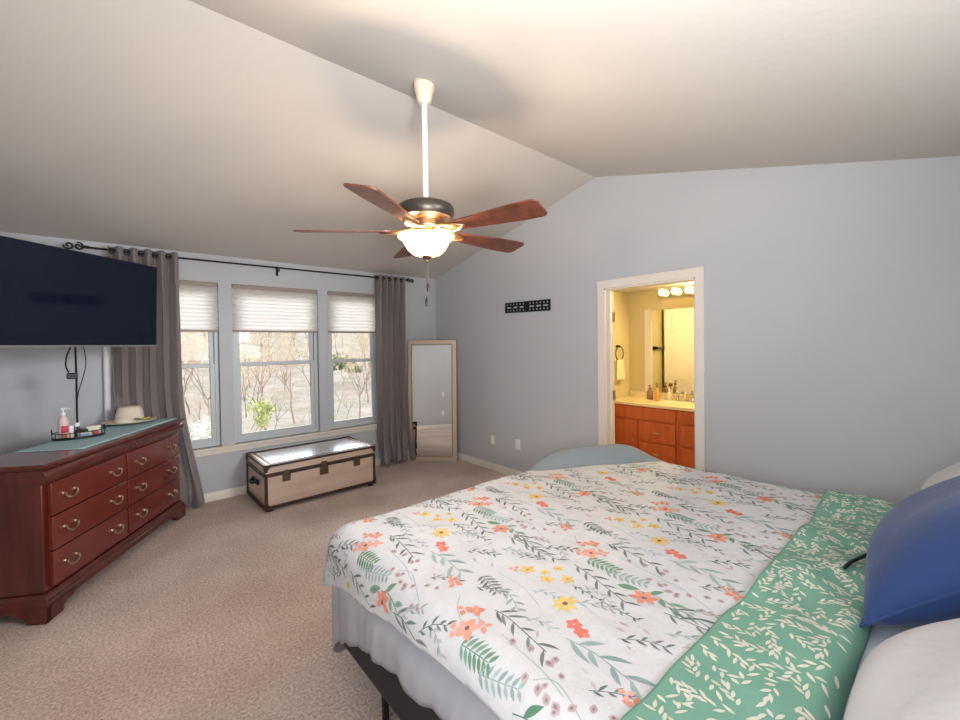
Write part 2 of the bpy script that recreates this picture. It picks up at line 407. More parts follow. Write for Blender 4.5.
def cabinet_front(parent, name, y0, y1, z0, z1, handle, mname='vanity'):
    p = MB().box((-.018, y0, z0), (0, y1, z1)); f = obj(name, p, mname, parent, bevel=.004)
    e = .045
    if z1-z0 > .3:
        q = MB().box((-.024, y0+e, z0+e), (-.018, y1-e, z1-e)); obj('raised_panel', q, mname, f, bevel=.005)
    yc, zc = (y0+y1)/2, (z0+z1)/2
    if handle == 'h':
        pts = [(-.018, yc-.04, zc), (-.040, yc-.032, zc), (-.045, yc, zc-.004), (-.040, yc+.032, zc), (-.018, yc+.04, zc)]
        obj('handle', MB().tube(pts, .0055, 8), 'chrome', f)
    elif handle == 'v':
        yh = y0+.03
        pts = [(-.018, yh, zc+.02), (-.040, yh, zc+.028), (-.045, yh, zc+.06), (-.040, yh, zc+.092), (-.018, yh, zc+.10)]
        obj('handle', MB().tube(pts, .0055, 8), 'chrome', f)
    return f
VX = 4.36
van = thing('vanity_cabinet', 'orange-brown oak bathroom vanity cabinet with drawers under a cream counter', 'cabinet', (VX, 0, 0))
obj('carcass', MB().box((0, .9, .10), (XB1-VX-.002, BY1-.002, .822)), 'vanity', van, smooth=False)
obj('toe_kick', MB().box((.06, .9, 0), (.30, BY1-.002, .10)), 'black', van, smooth=False)
cabinet_front(van, 'false_front', 1.965, 2.66, .682, .812, None)
cabinet_front(van, 'door', 2.392, 2.66, .13, .664, 'v')
cabinet_front(van, 'drawer', 1.965, 2.352, .452, .664, 'h')
cabinet_front(van, 'drawer', 1.965, 2.352, .225, .436, 'h')
cabinet_front(van, 'drawer', 1.965, 2.352, .13, .21, None)
for z0, z1 in ((.692, .812), (.462, .676), (.235, .446), (.13, .22)): cabinet_front(van, 'drawer', 1.50, 1.914, z0, z1, 'h')
cabinet_front(van, 'door', 1.0, 1.45, .13, .812, None)
ct = thing('vanity_counter', 'cream cultured marble vanity counter with a shallow oval basin and backsplash', 'counter', (VX, 0, .824))
obj('counter_slab', MB().box((-.025, .88, 0), (XB1-VX-.002, BY1-.002, .036)), 'counter', ct, bevel=.008)
obj('backsplash', MB().box((XB1-VX-.022, .88, .036), (XB1-VX-.002, BY1-.002, .10)), 'counter', ct, bevel=.004)
bs = MB().lathe([(.215, .0365), (.205, .046), (.19, .044), (.17, .0385), (0.0, .037)], 32, (.205, 2.05, 0), .75, 1.0)
obj('basin_rim', bs, 'counter', ct)
bm_ = thing('bathroom_mirror', 'large frameless wall mirror above the vanity counter in the bathroom', 'mirror', (XB1, 0, 0))
obj('mirror_glass', MB().box((-.008, .95, .935), (-.001, 2.49, 1.915)), 'mirror', bm_, smooth=False)
obj('mirror_edge_strip', MB().box((-.016, 2.49, .925), (-.001, 2.58, 1.925)), 'white', bm_, bevel=.003)
lb = thing('vanity_light_bar', 'bar of round glowing bulbs above the bathroom mirror', 'light', (XB1, 0, 2.11))
obj('back_plate', MB().box((-.03, 1.20, -.055), (-.001, 2.40, .055)), 'chrome', lb, bevel=.006)
for k in range(8):
    y = 2.33-.15*k
    sc = MB().lathe([(.022, -.02), (.02, .0)], 14, (0, 0, 0)); sc.xf(Matrix.Translation((-.032, y, 0)) @ Matrix.Rotation(rad(-90), 4, 'Y'))
    so = obj('socket', sc, 'chrome', lb)
    b = MB().lathe([(0.0, -.040), (.018, -.036), (.032, -.025), (.040, 0), (.032, .025), (.018, .036), (0, .040)], 16, (-.078, y, 0))
    obj('bulb', b, 'bulb', lb)
pl = bpy.data.lights.new('vanity_glow', 'AREA'); pl.energy = BATH_W*4; pl.color = (1.0, .76, .34); pl.shape = 'RECTANGLE'; pl.size = 1.1; pl.size_y = .08
po = bpy.data.objects.new('vanity_glow', pl); COL.objects.link(po); po.location = (XB1-.14, 1.8, 2.11); po.rotation_euler = (0, rad(62), 0)

# towel ring on the door leaf, with towel; towel bar on the bathroom front wall (seen in the mirror)
tr = thing('towel_ring', 'black towel ring on the left wall of the bathroom by the vanity', 'towel ring', (4.60, BY1, 1.40))
ring = [(.085*cos(a), -.04, .0+.085*sin(a)) for a in [2*PI*k/24 for k in range(24)]]
obj('ring', MB().tube(ring, .006, 8, closed=True), 'dark', tr)
obj('mount', MB().tube([(0, 0, .085), (0, -.042, .085)], .016, 12), 'dark', tr)
tw = MB()
for s in (-1, 1):
    tw.grid(lambda a, b, s=s: ((a-.5)*(.14+.06*b), -.04+s*(.012+.012*b)+.006*sin(a*14), -.075-.25*b), 10, 8)
two = obj('hand_towel', tw, 'towel', None, solid=.008); two.location = tr.location
tag(two, 'cream hand towel hanging from the black ring on the bathroom wall', 'towel')
tb = thing('towel_bar', 'black towel bar on the bathroom wall, seen only in the bathroom mirror', 'towel bar', (4.05, BY1, 1.45))
obj('bar', MB().tube([(-.22, -.06, 0), (.22, -.06, 0)], .011, 10), 'dark', tb)
for x in (-.21, .21): obj('post', MB().tube([(x, 0, 0), (x, -.062, 0)], [.028, .018], 12), 'dark', tb)
# faucet and soap things on the counter
CZ = .8605
fa = thing('faucet', 'chrome two-handle faucet behind the bathroom basin', 'faucet', (4.80, 2.06, CZ))
obj('base', MB().box((-.025, -.11, 0), (.025, .11, .015)), 'chrome', fa, bevel=.006)
obj('spout', MB().tube([(0, 0, .012), (0, 0, .07), (-.02, 0, .10), (-.07, 0, .105), (-.11, 0, .085)], [.018, .016, .014, .013, .012], 12), 'chrome', fa)
for y in (-.085, .085): obj('lever', MB().tube([(0, y, .012), (0, y, .05), (-.03, y*1.15, .065)], [.015, .014, .007], 10), 'chrome', fa)
def pump_bottle(name, loc, label, mb_, mc, h=.12, r=.032, group=None, cat='bottle', rz=0):
    t = thing(name, label, cat, loc, rz, group)
    obj('body', MB().lathe([(r*.9, 0), (r, .006), (r, h*.75), (r*.8, h*.9), (r*.45, h), (r*.45, h+.012)], 20), mb_, t)
    p = MB().lathe([(r*.5, h+.010), (r*.5, h+.026), (.006, h+.028), (.006, h+.05)], 14); p.box((-.010, -.008, h+.048), (.012, .008, h+.06)); p.tube([(.0, 0, h+.054), (r*1.25, 0, h+.05)], .005, 8)
    obj('pump', p, mc, t)
    return t
pump_bottle('soap_dispenser', (4.70, 2.42, CZ), 'brown soap dispenser at the left end of the bathroom counter', mat('amber_soap', (150, 110, 80), .25), 'goldbronze', .11, .036, rz=PI)
pump_bottle('soap_dispenser', (4.66, 2.315, CZ), 'gold pump soap dispenser nearest the faucet on the bathroom counter', mat('gold_soap', (206, 160, 90), .3), 'goldbronze', .14, .028, rz=PI)
pump_bottle('lotion_bottle', (4.80, 2.24, CZ), 'small clear bottle on the bathroom counter in front of the mirror', 'cream', 'outlet', .09, .026, rz=PI)

# ------------------------------------------------------------------ outlets and wall art
def outlet(x, y, z, label, m, cover=False, ry=0.0):
    t = thing('wall_outlet', label, 'outlet', (x, y, z), ry, None)
    obj('plate', MB().box((-.006, -.036, -.058), (0, .036, .058)), m, t, bevel=.003)
    if cover:
        obj('plug_in', MB().lathe([(0.0, -.05), (.022, -.045), (.034, 0), (.022, .045), (0, .05)], 16, (-.012, 0, .0), .8, 1.0), 'cream', t)
    else:
        for dz in (-.02, .02):
            obj('socket', MB().box((-.010, -.017, dz-.014), (-.004, .017, dz+.014)), m, t, bevel=.003)
    return t
outlet(XR, 3.752, .373, 'left of two wall outlets, with a rounded cream plug-in, right of the floor mirror', 'cream', True)
outlet(XR, 3.331, .385, 'right of two wall outlets, plain white plate near the foot of the bed', 'outlet')
o3 = outlet(XL, 1.72, .36, 'lower of two white plates on the left wall, seen in the floor mirror', 'outlet', ry=PI)
o4 = outlet(XL, 1.72, .83, 'upper of two white plates on the left wall, seen in the floor mirror', 'outlet', ry=PI)
def wall_plaque():
    W, H, th = .672, .118, .012
    nx, nz = 27, 7
    holes = set()
    for k in range(6):
        c0 = (1, 5, 9, 15, 19, 23)[k]
        for d in (0, 1, 2): holes.add((c0+d, 3))
        for d in (0, 2): holes.add((c0+d, 1)); holes.add((c0+d, 5))
    mb = MB(); dx, dz = W/nx, H/nz
    solid = lambda i, j: 0 <= i < nx and 0 <= j < nz and (i, j) not in holes
    for i in range(nx):
        for j in range(nz):
            if not solid(i, j): continue
            y0, y1 = -W/2+i*dx, -W/2+(i+1)*dx; z0, z1 = -H/2+j*dz, -H/2+(j+1)*dz
            mb.add([(-th, y0, z0), (-th, y1, z0), (-th, y1, z1), (-th, y0, z1)], [(0, 1, 2, 3)])
            for (di, dj, a, b) in ((-1, 0, (y0, z0), (y0, z1)), (1, 0, (y1, z0), (y1, z1)), (0, -1, (y0, z0), (y1, z0)), (0, 1, (y0, z1), (y1, z1))):
                if not solid(i+di, j+dj):
                    mb.add([(-th, *a), (-th, *b), (-.002, *b), (-.002, *a)], [(0, 1, 2, 3)])
    t = thing('wall_plaque', 'long narrow black perforated metal plaque on the grey wall above the outlets', 'wall decor', (XR, 3.167, 1.942), 0)
    t.rotation_euler = (rad(1.1), 0, 0)
    obj('perforated_plate', mb, 'dark', t, smooth=False)
    for y in (-W/2+.003, W/2-.003): obj('mounting_tab', MB().box((-.002, y-.003, -.02), (0, y+.003, .02)), 'dark', t, smooth=False)
wall_plaque()

# ------------------------------------------------------------------ leaning floor mirror
def floor_mirror():
    W, H, fwid, th = .66, 1.60, .062, .03
    t = thing('floor_mirror', 'tall rectangular floor mirror in a champagne frame leaning in the corner', 'mirror', (3.325, 4.36, 0.0), 0)
    ang = rad(134.6)           # along the base, away from the right corner
    t.rotation_euler = (0, 0, ang-PI)     # local -x runs along the base, local -y faces the room
    lean = rad(-3.1)
    mx = Matrix.Rotation(lean, 4, 'X')
    f = MB()
    for (x0, x1, z0, z1) in ((-W, -W+fwid, 0, H), (-fwid, 0, 0, H), (-W+fwid, -fwid, 0, fwid), (-W+fwid, -fwid, H-fwid, H)):
        f.box((x0, 0, z0), (x1, th, z1))
    f.xf(mx); obj('frame', f, 'mframe', t, bevel=.006)
    e = MB(); a = fwid-.012
    for (x0, x1, z0, z1) in ((-W+a, -W+fwid+.006, a, H-a), (-fwid-.006, -a, a, H-a), (-W+fwid, -fwid, a, fwid+.006), (-W+fwid, -fwid, H-fwid-.006, H-a)):
        e.box((x0, -.004, z0), (x1, .006, z1))
    e.xf(mx); obj('inner_lip', e, 'mframe2', t, bevel=.002)
    g = MB().box((-W+fwid-.004, .006, fwid-.004), (-fwid+.004, .012, H-fwid+.004)); g.xf(mx); obj('mirror_glass', g, 'mirror', t, smooth=False)
    b = MB().box((-W+.005, th, .005), (-.005, th+.006, H-.005)); b.xf(mx); obj('backing_board', b, 'dark', t, smooth=False)
floor_mirror()

# ------------------------------------------------------------------ curtains and rod
rod = thing('curtain_rod', 'long dark metal curtain rod with scroll finials above the windows', 'curtain rod', (0, 0, 0))
RY, RZ = 4.83, 2.383
obj('pole', MB().tube([(-.20, RY, RZ+.012), (.2, RY, RZ), (1.35, RY, RZ+.002), (2.5, RY, RZ+.006), (2.86, RY, RZ+.010)], .009, 10), 'dark', rod)
def scroll(x, s, size):
    pts = []
    for k in range(26):
        a = k/25*2.6*PI; r = size*(.22+.78*(k/25))*.5
        pts.append((x+s*(.035+size*.45-r*cos(a)), RY, RZ+.012+r*sin(a)))
    pts2 = []
    for k in range(26):
        a = k/25*2.6*PI; r = size*(.22+.78*(1-k/25))*.5
        pts2.append((x+s*(.035+size*1.35+r*cos(a)), RY, RZ+.012-r*sin(a)))
    m = MB().tube(pts, .007, 7); m.tube(pts2, .007, 7); m.tube([(x, RY, RZ+.012), (x+s*.05, RY, RZ+.012)], [.014, .010], 10)
    return m
obj('scroll_finial', scroll(-.18, -1, .066), 'dark', rod); obj('scroll_finial', scroll(2.86, 1, .055), 'dark', rod)
for x in (.0, 1.32, 2.72):
    b = MB().tube([(x, YW, RZ-.03), (x, RY+.02, RZ-.03), (x, RY, RZ-.016)], .006, 8); b.box((x-.012, YW-.006, RZ-.07), (x+.012, YW, RZ+.03))
    obj('bracket', b, 'dark', rod)

def curtain(label, x0, x1, nf, bot, seed, xb0, xb1, dresser=False):
    rnd = random.Random(seed)
    t = thing('curtain', label, 'curtain', (0, 0, 0), 0, 'grey grommet curtains')
    ztop, zbot = 2.425, .012
    ph = [rnd.uniform(-.5, .5) for _ in range(8)]
    def P(a, b):
        z = ztop+(zbot-ztop)*b
        sw = smooth(.45, 1.0, b)**1.4
        xa = x0+(x1-x0)*a; xe = xb0+(xb1-xb0)*a
        x = xa+(xe-xa)*sw
        amp = .050-.012*b
        th = a*nf*2*PI
        y = RY + amp*sin(th + .5*sin(3*b+ph[0])) + .010*sin(2.3*th+5*b+ph[1])*b
        x += .012*sin(th*2+ph[2]+2*b)*smooth(0, .3, b)
        if b > .86:                       # pooled hem
            k = (b-.86)/.14
            y += -.035*k*sin(th*1.7+ph[3])-.03*k; z += .02*k*(1+sin(th*2.1+ph[4])); x += .03*k*sin(th*1.3+ph[5])
        if dresser:                       # the dresser corner pushes the cloth back against the wall
            q = smooth(1.25, .93, z)
            face = 4.655+(.39-x)*.575 if x > .012 else 4.872+(x-.012)*1.72
            need = min(YW-.019, face+.052+.008*sin(th))
            y = y*(1-q)+max(y, need)*q
            if x < .10: z = max(z, .62)
        return (x, min(y, YW-.017), z)
    m = MB().grid(P, nf*14, 46)
    obj('cloth', m, 'curtain', t, solid=.004, angle=80)
    for k in range(nf*2):
        a = (k+.5)/(nf*2)*1.0; p = P(a, .018); q = P(a+.01, .018)
        c = Vector((p[0], RY, RZ+.002))
        d = Vector((q[0]-p[0], q[1]-p[1], 0)).normalized()
        ringp = [c + (d*cos(w)+Vector((0, 0, 1))*sin(w))*.022 for w in [2*PI*j/16 for j in range(16)]]
        obj('grommet', MB().tube(ringp, .005, 6, closed=True), 'dark', t)
    return t, P
cl, Pl = curtain('grey grommet curtain on the left, behind the television and dresser', -.062, .43, 5, 0, 3, .0, .56, True)
li = MB().grid(lambda a, b: (-.115+.080*a*(1-.6*b), YW-.030-.015*sin(a*5), 1.95-1.12*b), 6, 12)
obj('white_lining', li, 'lining', cl, solid=.003)
curtain('grey grommet curtain on the right, between the window and floor mirror', 2.44, 2.86, 5, 0, 5, 2.45, 2.92)

# ------------------------------------------------------------------ dresser
DANG = math.atan2(1.27, .738)              # direction of the dresser front on the floor
dr = thing('dresser', 'cherry wood six-drawer dresser with brass pulls set across the left corner', 'dresser', (-.348, 3.378, .004), DANG)
DL, DD, DH = 1.478, .430, .890             # local x along the front, local y towards the corner behind
mx = MB().box((0.012, .012, .15), (DL-.012, DD, .77)); obj('carcass', mx, 'cherry', dr, bevel=.006)
# bracket-foot plinth with cut-outs
pl_ = MB()
def plinth_poly(L, foot=.15, top=.085):
    p = [(0, 0), (foot*.8, 0), (foot*.86, .03), (foot*1.05, .045), (foot*1.3, .05), (foot*1.45, top-.02)]
    q = [(L-x, z) for x, z in p][::-1]
    return p + q + [(L, top), (0, top)]
pp = plinth_poly(DL+.05)
pl_.prism([(x-.025, z) for x, z in pp], 'y', -.02, .02)
ps = plinth_poly(DD+.02, .12)
tmp = MB().prism([(x-.02, z) for x, z in ps], 'x', -.025, .015); pl_.add(tmp.v, tmp.f)
tmp = MB().prism([(x-.02, z) for x, z in ps], 'x', DL-.015, DL+.025); pl_.add(tmp.v, tmp.f)
obj('plinth', pl_, 'cherry', dr, bevel=.004)
def ring_mould(prof, name):
    """moulding running round front and both ends; prof = (outset, z)"""
    m = MB(); n = len(prof)
    path = []
    vs = []
    for (o_, z) in prof: vs.append([(-o_, DD, z), (-o_, -o_, z), (DL+o_, -o_, z), (DL+o_, DD, z)])
    V_ = [v for row in vs for v in row]; F = []
    for i in range(n-1):
        for j in range(3): F.append((i*4+j, i*4+j+1, (i+1)*4+j+1, (i+1)*4+j))
    F.append((0, 1, 2, 3)); k = (n-1)*4; F.append((k+3, k+2, k+1, k))
    for i in range(n-1): F.append((i*4+3, i*4, (i+1)*4, (i+1)*4+3))
    m.add(V_, F); return obj(name, m, 'cherry', dr, angle=30)
ring_mould([(.022, .083), (.022, .103), (.014, .108), (.014, .122), (.004, .130), (.002, .150)], 'base_moulding')
ring_mould([(.0, .765), (.006, .778), (.006, .79)], 'cornice_band')
ring_mould([(.012, .853), (.026, .862), (.032, .872), (.032, .880), (.026, DH)], 'top_board')
# cushion-front hidden drawers under the top
for (a, b) in ((-.012, DL/2-.004), (DL/2+.004, DL+.012)):
    prof = [(.02, .788), (-.010, .790), (-.024, .805), (-.028, .822), (-.022, .84), (-.010, .852), (.02, .854)]
    m = MB().prism([(p[0], p[1]) for p in prof], 'x', a, b); obj('hidden_drawer', m, 'cherry', dr, bevel=.002)
obj('side_frieze', MB().box((-.010, .0, .788), (.02, DD, .854)), 'cherry', dr, bevel=.004)
obj('end_frieze', MB().box((DL-.02, .0, .788), (DL+.010, DD, .854)), 'cherry', dr, bevel=.004)
def bail(parent, x, z, y):
    m = MB()
    for s in (-1, 1):
        m.lathe([(0, -.010), (.009, -.007), (.012, 0), (.009, .007), (0, .010)], 10, (x+s*.043, y-.004, z))
        m.tube([(x+s*.043, y, z), (x+s*.043, y-.022, z)], .006, 8)
    pts = [(x+.043*cos(a)*1.05, y-.022-.006*sin(a), z-.034*sin(a)**.8 if sin(a) > 0 else z) for a in [PI*k/14 for k in range(15)]]
    m.tube(pts, .0048, 8)
    return obj('bail_pull', m, 'brass', parent)
rows = [(.578, .765), (.378, .570), (.172, .370)]
for ci, (xa, xb) in enumerate(((.045, .705), (.725, DL-.045))):
    for (za, zb) in rows:
        d = obj('drawer', MB().box((xa, -.012, za), (xb, .012, zb)), 'cherryface', dr, bevel=.003)
        for k in (.18, .80):
            bail(d, xa+(xb-xa)*k, (za+zb)/2+.012, -.012)
def on_dresser(s, b, z=0.0):
    d = Vector((cos(DANG), sin(DANG), 0)); n_ = Vector((-sin(DANG), cos(DANG), 0))
    return tuple(Vector((-.348, 3.378, .004+DH+z)) + d*s + n_*b)
rn = MB().grid(lambda a, b: (.345+(1.50-.345)*a, .02+(.415-.02)*b, .0018+.0012*sin(a*40)*sin(b*9)), 40, 10)
rno = obj('table_runner', rn, 'runner', None, solid=.003); rno.location = on_dresser(0, 0, .001); rno.rotation_euler = (0, 0, DANG)
tag(rno, 'pale teal cloth runner spread along the top of the dresser', 'table runner')
TOPZ = DH+.004+.0065
# hat
hx = Vector(on_dresser(1.29, .29)); hat = thing('sun_hat', 'cream straw sun hat with yellow flower lying on the teal runner', 'hat', (hx.x, hx.y, TOPZ), 0)
br = MB().lathe([(.075, .006), (.085, .010), (.12, .012), (.155, .016), (.158, .019), (.155, .021), (.12, .017), (.085, .016), (.072, .018)], 40, (0, 0, 0), 1.0, .9)
obj('brim', br, 'hat', hat); hat.scale = (1.16, 1.16, 1.32)
cr_ = MB().lathe([(.086, .010), (.084, .03), (.078, .07), (.070, .098), (.055, .110), (.03, .106), (0, .098)], 36, (0, 0, 0), 1.0, .86)
obj('crown', cr_, 'hat', hat, angle=80)
obj('hat_band', MB().lathe([(.0875, .013), (.0865, .030), (.0835, .030), (.0845, .013)], 36, (0, 0, 0), 1.0, .86), 'cream', hat)
def petals(cx, cy, cz, R, n, tilt=.4):
    m = MB()
    for k in range(n):
        a = 2*PI*k/n; p = []
        for (q, w) in ((.15, .02), (.5, .28), (.85, .30), (1.0, .1), (1.0, -.1), (.85, -.30), (.5, -.28), (.15, -.02)):
            x = q*R*cos(a)-w*R*sin(a); y = q*R*sin(a)+w*R*cos(a); p.append((cx+x, cy+y, cz+.012+tilt*R*q*q))
        m.add(p, [tuple(range(8))])
    return m
fdx, fdy = .085, -.105
obj('yellow_flower', petals(fdx, fdy, .016, .026, 6), 'yellow', hat, solid=.002)
obj('tan_flower', petals(fdx+.045, fdy+.03, .016, .024, 6), 'orangepetal', hat, solid=.002)
lv = MB()
for a in (2.6, 3.2, 3.7):
    L_ = .07
    p = [(fdx+L_*q*cos(a)-w*sin(a), fdy+L_*q*sin(a)+w*cos(a), .028+.01*q) for q, w in ((.1, 0), (.4, .012), (.75, .010), (1, 0), (.75, -.010), (.4, -.012))]
    lv.add(p, [tuple(range(6))])
obj('green_leaf', lv, 'leafgreen', hat, solid=.002)
# oval tray and toiletries
tp = Vector(on_dresser(.745, .305)); TA = rad(6)
ty = thing('vanity_tray', 'oval mirrored tray with black rail holding toiletries on the dresser', 'tray', (tp.x, tp.y, TOPZ), TA)
obj('tray_base', MB().lathe([(.135, 0), (.142, .004), (.142, .014), (.136, .016), (.0, .012)], 40, (0, 0, 0), 1.0, .62), 'black', ty)
obj('mirror_bottom', MB().lathe([(.130, .0135), (.130, .016), (.0, .016)], 40, (0, 0, 0), 1.0, .60), 'mirror', ty)
rl = MB().tube([(.138*cos(a), .138*.62*sin(a), .045) for a in [2*PI*k/40 for k in range(40)]], .003, 6, closed=True)
for k in range(12):
    a = 2*PI*k/12; rl.tube([(.138*cos(a), .138*.62*sin(a), .010), (.138*cos(a), .138*.62*sin(a), .045)], .002, 6)
obj('rail', rl, 'dark', ty)
for s in (-1, 1):
    pts = [(s*.138+s*.0*cos(a), .05*cos(a), .045+.028*sin(a)) for a in [PI*k/12 for k in range(13)]]
    obj('handle', MB().tube(pts, .0035, 6), 'dark', ty)
TZ = TOPZ+.0165
def at_tray(x, y): return (tp.x+x*cos(TA)-y*sin(TA), tp.y+x*sin(TA)+y*cos(TA), TZ)
b1 = pump_bottle('lotion_bottle', at_tray(-.078, .004), 'tall pink lotion pump bottle on the left of the oval tray', 'pinkbottle', 'outlet', .145, .030, rz=-.3)
lbm = MB()
lbm.grid(lambda a, b: (.0305*cos(-1.6+1.6*a), .0305*sin(-1.6+1.6*a), .03+.05*b), 10, 2); obj('red_label', lbm, 'pinklabel', b1, solid=.0006)
def jar(name, p, label, h, r, m, mc, cat='jar', group=None, capfrac=.3):
    t = thing(name, label, cat, p, 0, group)
    obj('body', MB().lathe([(r*.92, 0), (r, .004), (r, h*(1-capfrac)), (r*.94, h*(1-capfrac)+.001)], 20), m, t)
    obj('cap', MB().lathe([(r*.97, h*(1-capfrac)), (r*.97, h-.003), (r*.85, h), (0, h)], 20), mc, t); return t
jar('cream_tube', at_tray(-.040, -.012), 'small white tube standing beside the pink pump bottle', .075, .015, 'outlet', 'outlet', 'tube')
jar('perfume_bottle', at_tray(-.008, .030), 'clear little bottle in the middle of the oval tray', .085, .016, 'clear', 'outlet', 'bottle')
jar('cream_jar', at_tray(-.006, -.028), 'dark olive cosmetic jar at the front middle of the tray', .045, .020, 'olive', 'black')
jar('cream_jar', at_tray(.030, -.008), 'dark olive cosmetic jar right of the other dark jar', .040, .020, 'olive', 'olive')
jar('cream_jar', at_tray(-.065, -.040), 'blush pink cosmetic pot at the front left of the tray', .032, .022, 'blush', 'cream')
def small_box(name, p, label, sx, sy, sz, m, cat, rz):
    t = thing(name, label, cat, p, rz); obj('body', MB().box((-sx/2, -sy/2, 0), (sx/2, sy/2, sz*.7)), m, t, bevel=.003)
    obj('lid', MB().box((-sx/2-.001, -sy/2-.001, sz*.7), (sx/2+.001, sy/2+.001, sz)), 'cream' if m != 'clear' else 'outlet', t, bevel=.003); return t
small_box('trinket_box', at_tray(.078, .012), 'pale cosmetic box at the right end of the oval tray', .075, .045, .055, 'cream', 'box', TA)
small_box('trinket_box', at_tray(.020, -.060), 'low lilac cosmetic box along the front rail of the tray', .060, .018, .024, 'lilac', 'box', TA)
small_box('trinket_box', at_tray(.090, -.034), 'small red box at the front right of the tray', .030, .018, .032, 'pinklabel', 'box', TA)

# ------------------------------------------------------------------ television
TVR = Vector((.2245, 4.24, 0)); TVA = rad(42.2)
TW, TH = 1.14, .63
tv = thing('television', 'large flat black television mounted in the corner above the dresser', 'television', (TVR.x-TW*cos(TVA), TVR.y-TW*sin(TVA), 1.553), TVA)
tilt = Matrix.Rotation(rad(2.35), 4, 'X')
m = MB().box((0, .002, 0), (TW, .035, TH)); m.xf(tilt); obj('housing', m, 'black', tv, bevel=.005)
m = MB().box((.004, -.003, .012), (TW-.012, .004, TH-.006)); m.xf(tilt); obj('screen', m, 'screen', tv, smooth=False)
m = MB().box((0, -.005, -.003), (TW, .030, .009)); m.xf(tilt); obj('bottom_trim', m, 'silver', tv, bevel=.002)
arm = MB().box((TW/2-.2, .036, .18), (TW/2+.2, .06, .48)); arm.xf(tilt)
arm.tube([(TW/2, .05, .33), (TW/2+.10, .30, .33), (TW/2-.02, .52, .33)], .02, 8)
obj('wall_mount', arm, 'dark', tv)
cb_ = lambda pts, r=.006: MB().tube(pts, r, 7)
def cpt(x, y, z): return Vector((tv.location.x+x*cos(TVA)-y*sin(TVA), tv.location.y+x*sin(TVA)+y*cos(TVA), z))
def smooth_path(pts, n=6):
    out = []
    P_ = [pts[0]]+list(pts)+[pts[-1]]
    for i in range(1, len(P_)-2):
        for k in range(n):
            t = k/n; p0, p1, p2, p3 = [Vector(q) for q in P_[i-1:i+3]]
            out.append(.5*((2*p1)+(-p0+p2)*t+(2*p0-5*p1+4*p2-p3)*t*t+(-p0+3*p1-3*p2+p3)*t**3))
    out.append(Vector(pts[-1])); return out
cab = thing('power_cord', 'black cords with an adapter hanging below the television behind the tray', 'cord', (-.252, 4.30, 1.0))
obj('straight_cord', cb_(smooth_path([(0, 0, .62), (.002, 0, .35), (0, 0, .1), (0, .0, -.10)]), .0065), 'black', cab)
obj('looped_cord', cb_(smooth_path([(-.006, -.01, .61), (-.024, -.01, .55), (-.044, -.012, .487), (-.051, -.012, .414), (-.036, -.012, .365)]), .005), 'black', cab)
obj('thin_cord', cb_(smooth_path([(.040, 0, .60), (.056, 0, .44), (.038, 0, .33), (.012, 0, .22), (.003, 0, .15)]), .003), 'black', cab)
obj('adapter', MB().box((-.048, -.030, .318), (.010, .0, .362)), 'black', cab, bevel=.006)

# ------------------------------------------------------------------ trunk
tk = thing('storage_trunk', 'low brushed metal trunk with dark wood edging under the window', 'trunk', (.985, 4.205, 0), rad(1.4))
TL, TD, TZ0, TZM, TZ1 = 1.115, .665, .030, .345, .438
obj('body', MB().box((.008, .008, TZ0), (TL-.008, TD-.008, TZM)), 'panel', tk, smooth=False)
ld = obj('lid', MB().box((.008, .008, TZM+.004), (TL-.008, TD-.008, TZ1-.004)), 'panel', tk, smooth=False)
obj('lid_sheet', MB().box((.07, .07, TZ1-.006), (TL-.07, TD-.07, TZ1-.001)), 'lidglass', ld, smooth=False)
li_ = MB(); e = .016
for (x0, x1, y0, y1) in ((.055, TL-.055, .055, .062), (.055, TL-.055, TD-.062, TD-.055), (.055, .062, .062, TD-.062), (TL-.062, TL-.055, .062, TD-.062)): li_.box((x0, y0, TZ1-.005), (x1, y1, TZ1+.001))
obj('lid_inlay', li_, 'trunkwood', ld, smooth=False)
def edge_frame(name, z0, z1, parent, w=.024):
    m = MB(); o_ = .0
    m.box((o_, o_, z0), (TL-o_, w, z1)); m.box((o_, TD-w, z0), (TL-o_, TD-o_, z1)); m.box((o_, w, z0), (w, TD-w, z1)); m.box((TL-w, w, z0), (TL-o_, TD-w, z1))
    return obj(name, m, 'trunkwood', parent, bevel=.004)
edge_frame('bottom_edging', TZ0-.004, TZ0+.026, tk); edge_frame('lip_edging', TZM-.022, TZM+.014, tk); edge_frame('lid_edging', TZ1-.022, TZ1, ld)
for x in (0, TL-.024):
    for y in (0, TD-.024):
        obj('corner_post', MB().box((x-.001, y-.001, TZ0), (x+.025, y+.025, TZM)), 'trunkwood', tk, bevel=.004)
        cx_ = x+.012; cy_ = y+.012
        sx = 1 if x == 0 else -1; sy = 1 if y == 0 else -1
        for z, zz in ((TZ0-.006, 1), (TZ1+.003, -1)):
            m = MB(); x_, y_ = (x-.003 if x == 0 else TL+.003), (y-.003 if y == 0 else TD+.003)
            L_ = .07
            m.prism([(x_, z), (x_+sx*L_, z), (x_+sx*L_*.75, z+zz*.025), (x_+sx*.03, z+zz*.045), (x_+sx*.025, z+zz*.07), (x_, z+zz*.07)], 'y', y_, y_+sy*.005)
            m.prism([(y_, z), (y_+sy*L_, z), (y_+sy*L_*.75, z+zz*.025), (y_+sy*.03, z+zz*.045), (y_+sy*.025, z+zz*.07), (y_, z+zz*.07)], 'x', x_, x_+sx*.005)
            obj('corner_bracket', m, 'trunkwood', tk if zz == 1 else ld, smooth=False)
        obj('foot', MB().lathe([(.018, .026), (.016, .018), (.030, .012), (.034, .006), (.028, 0)], 16, (cx_+sx*.03, cy_+sy*.03, 0)), 'trunkwood', tk)
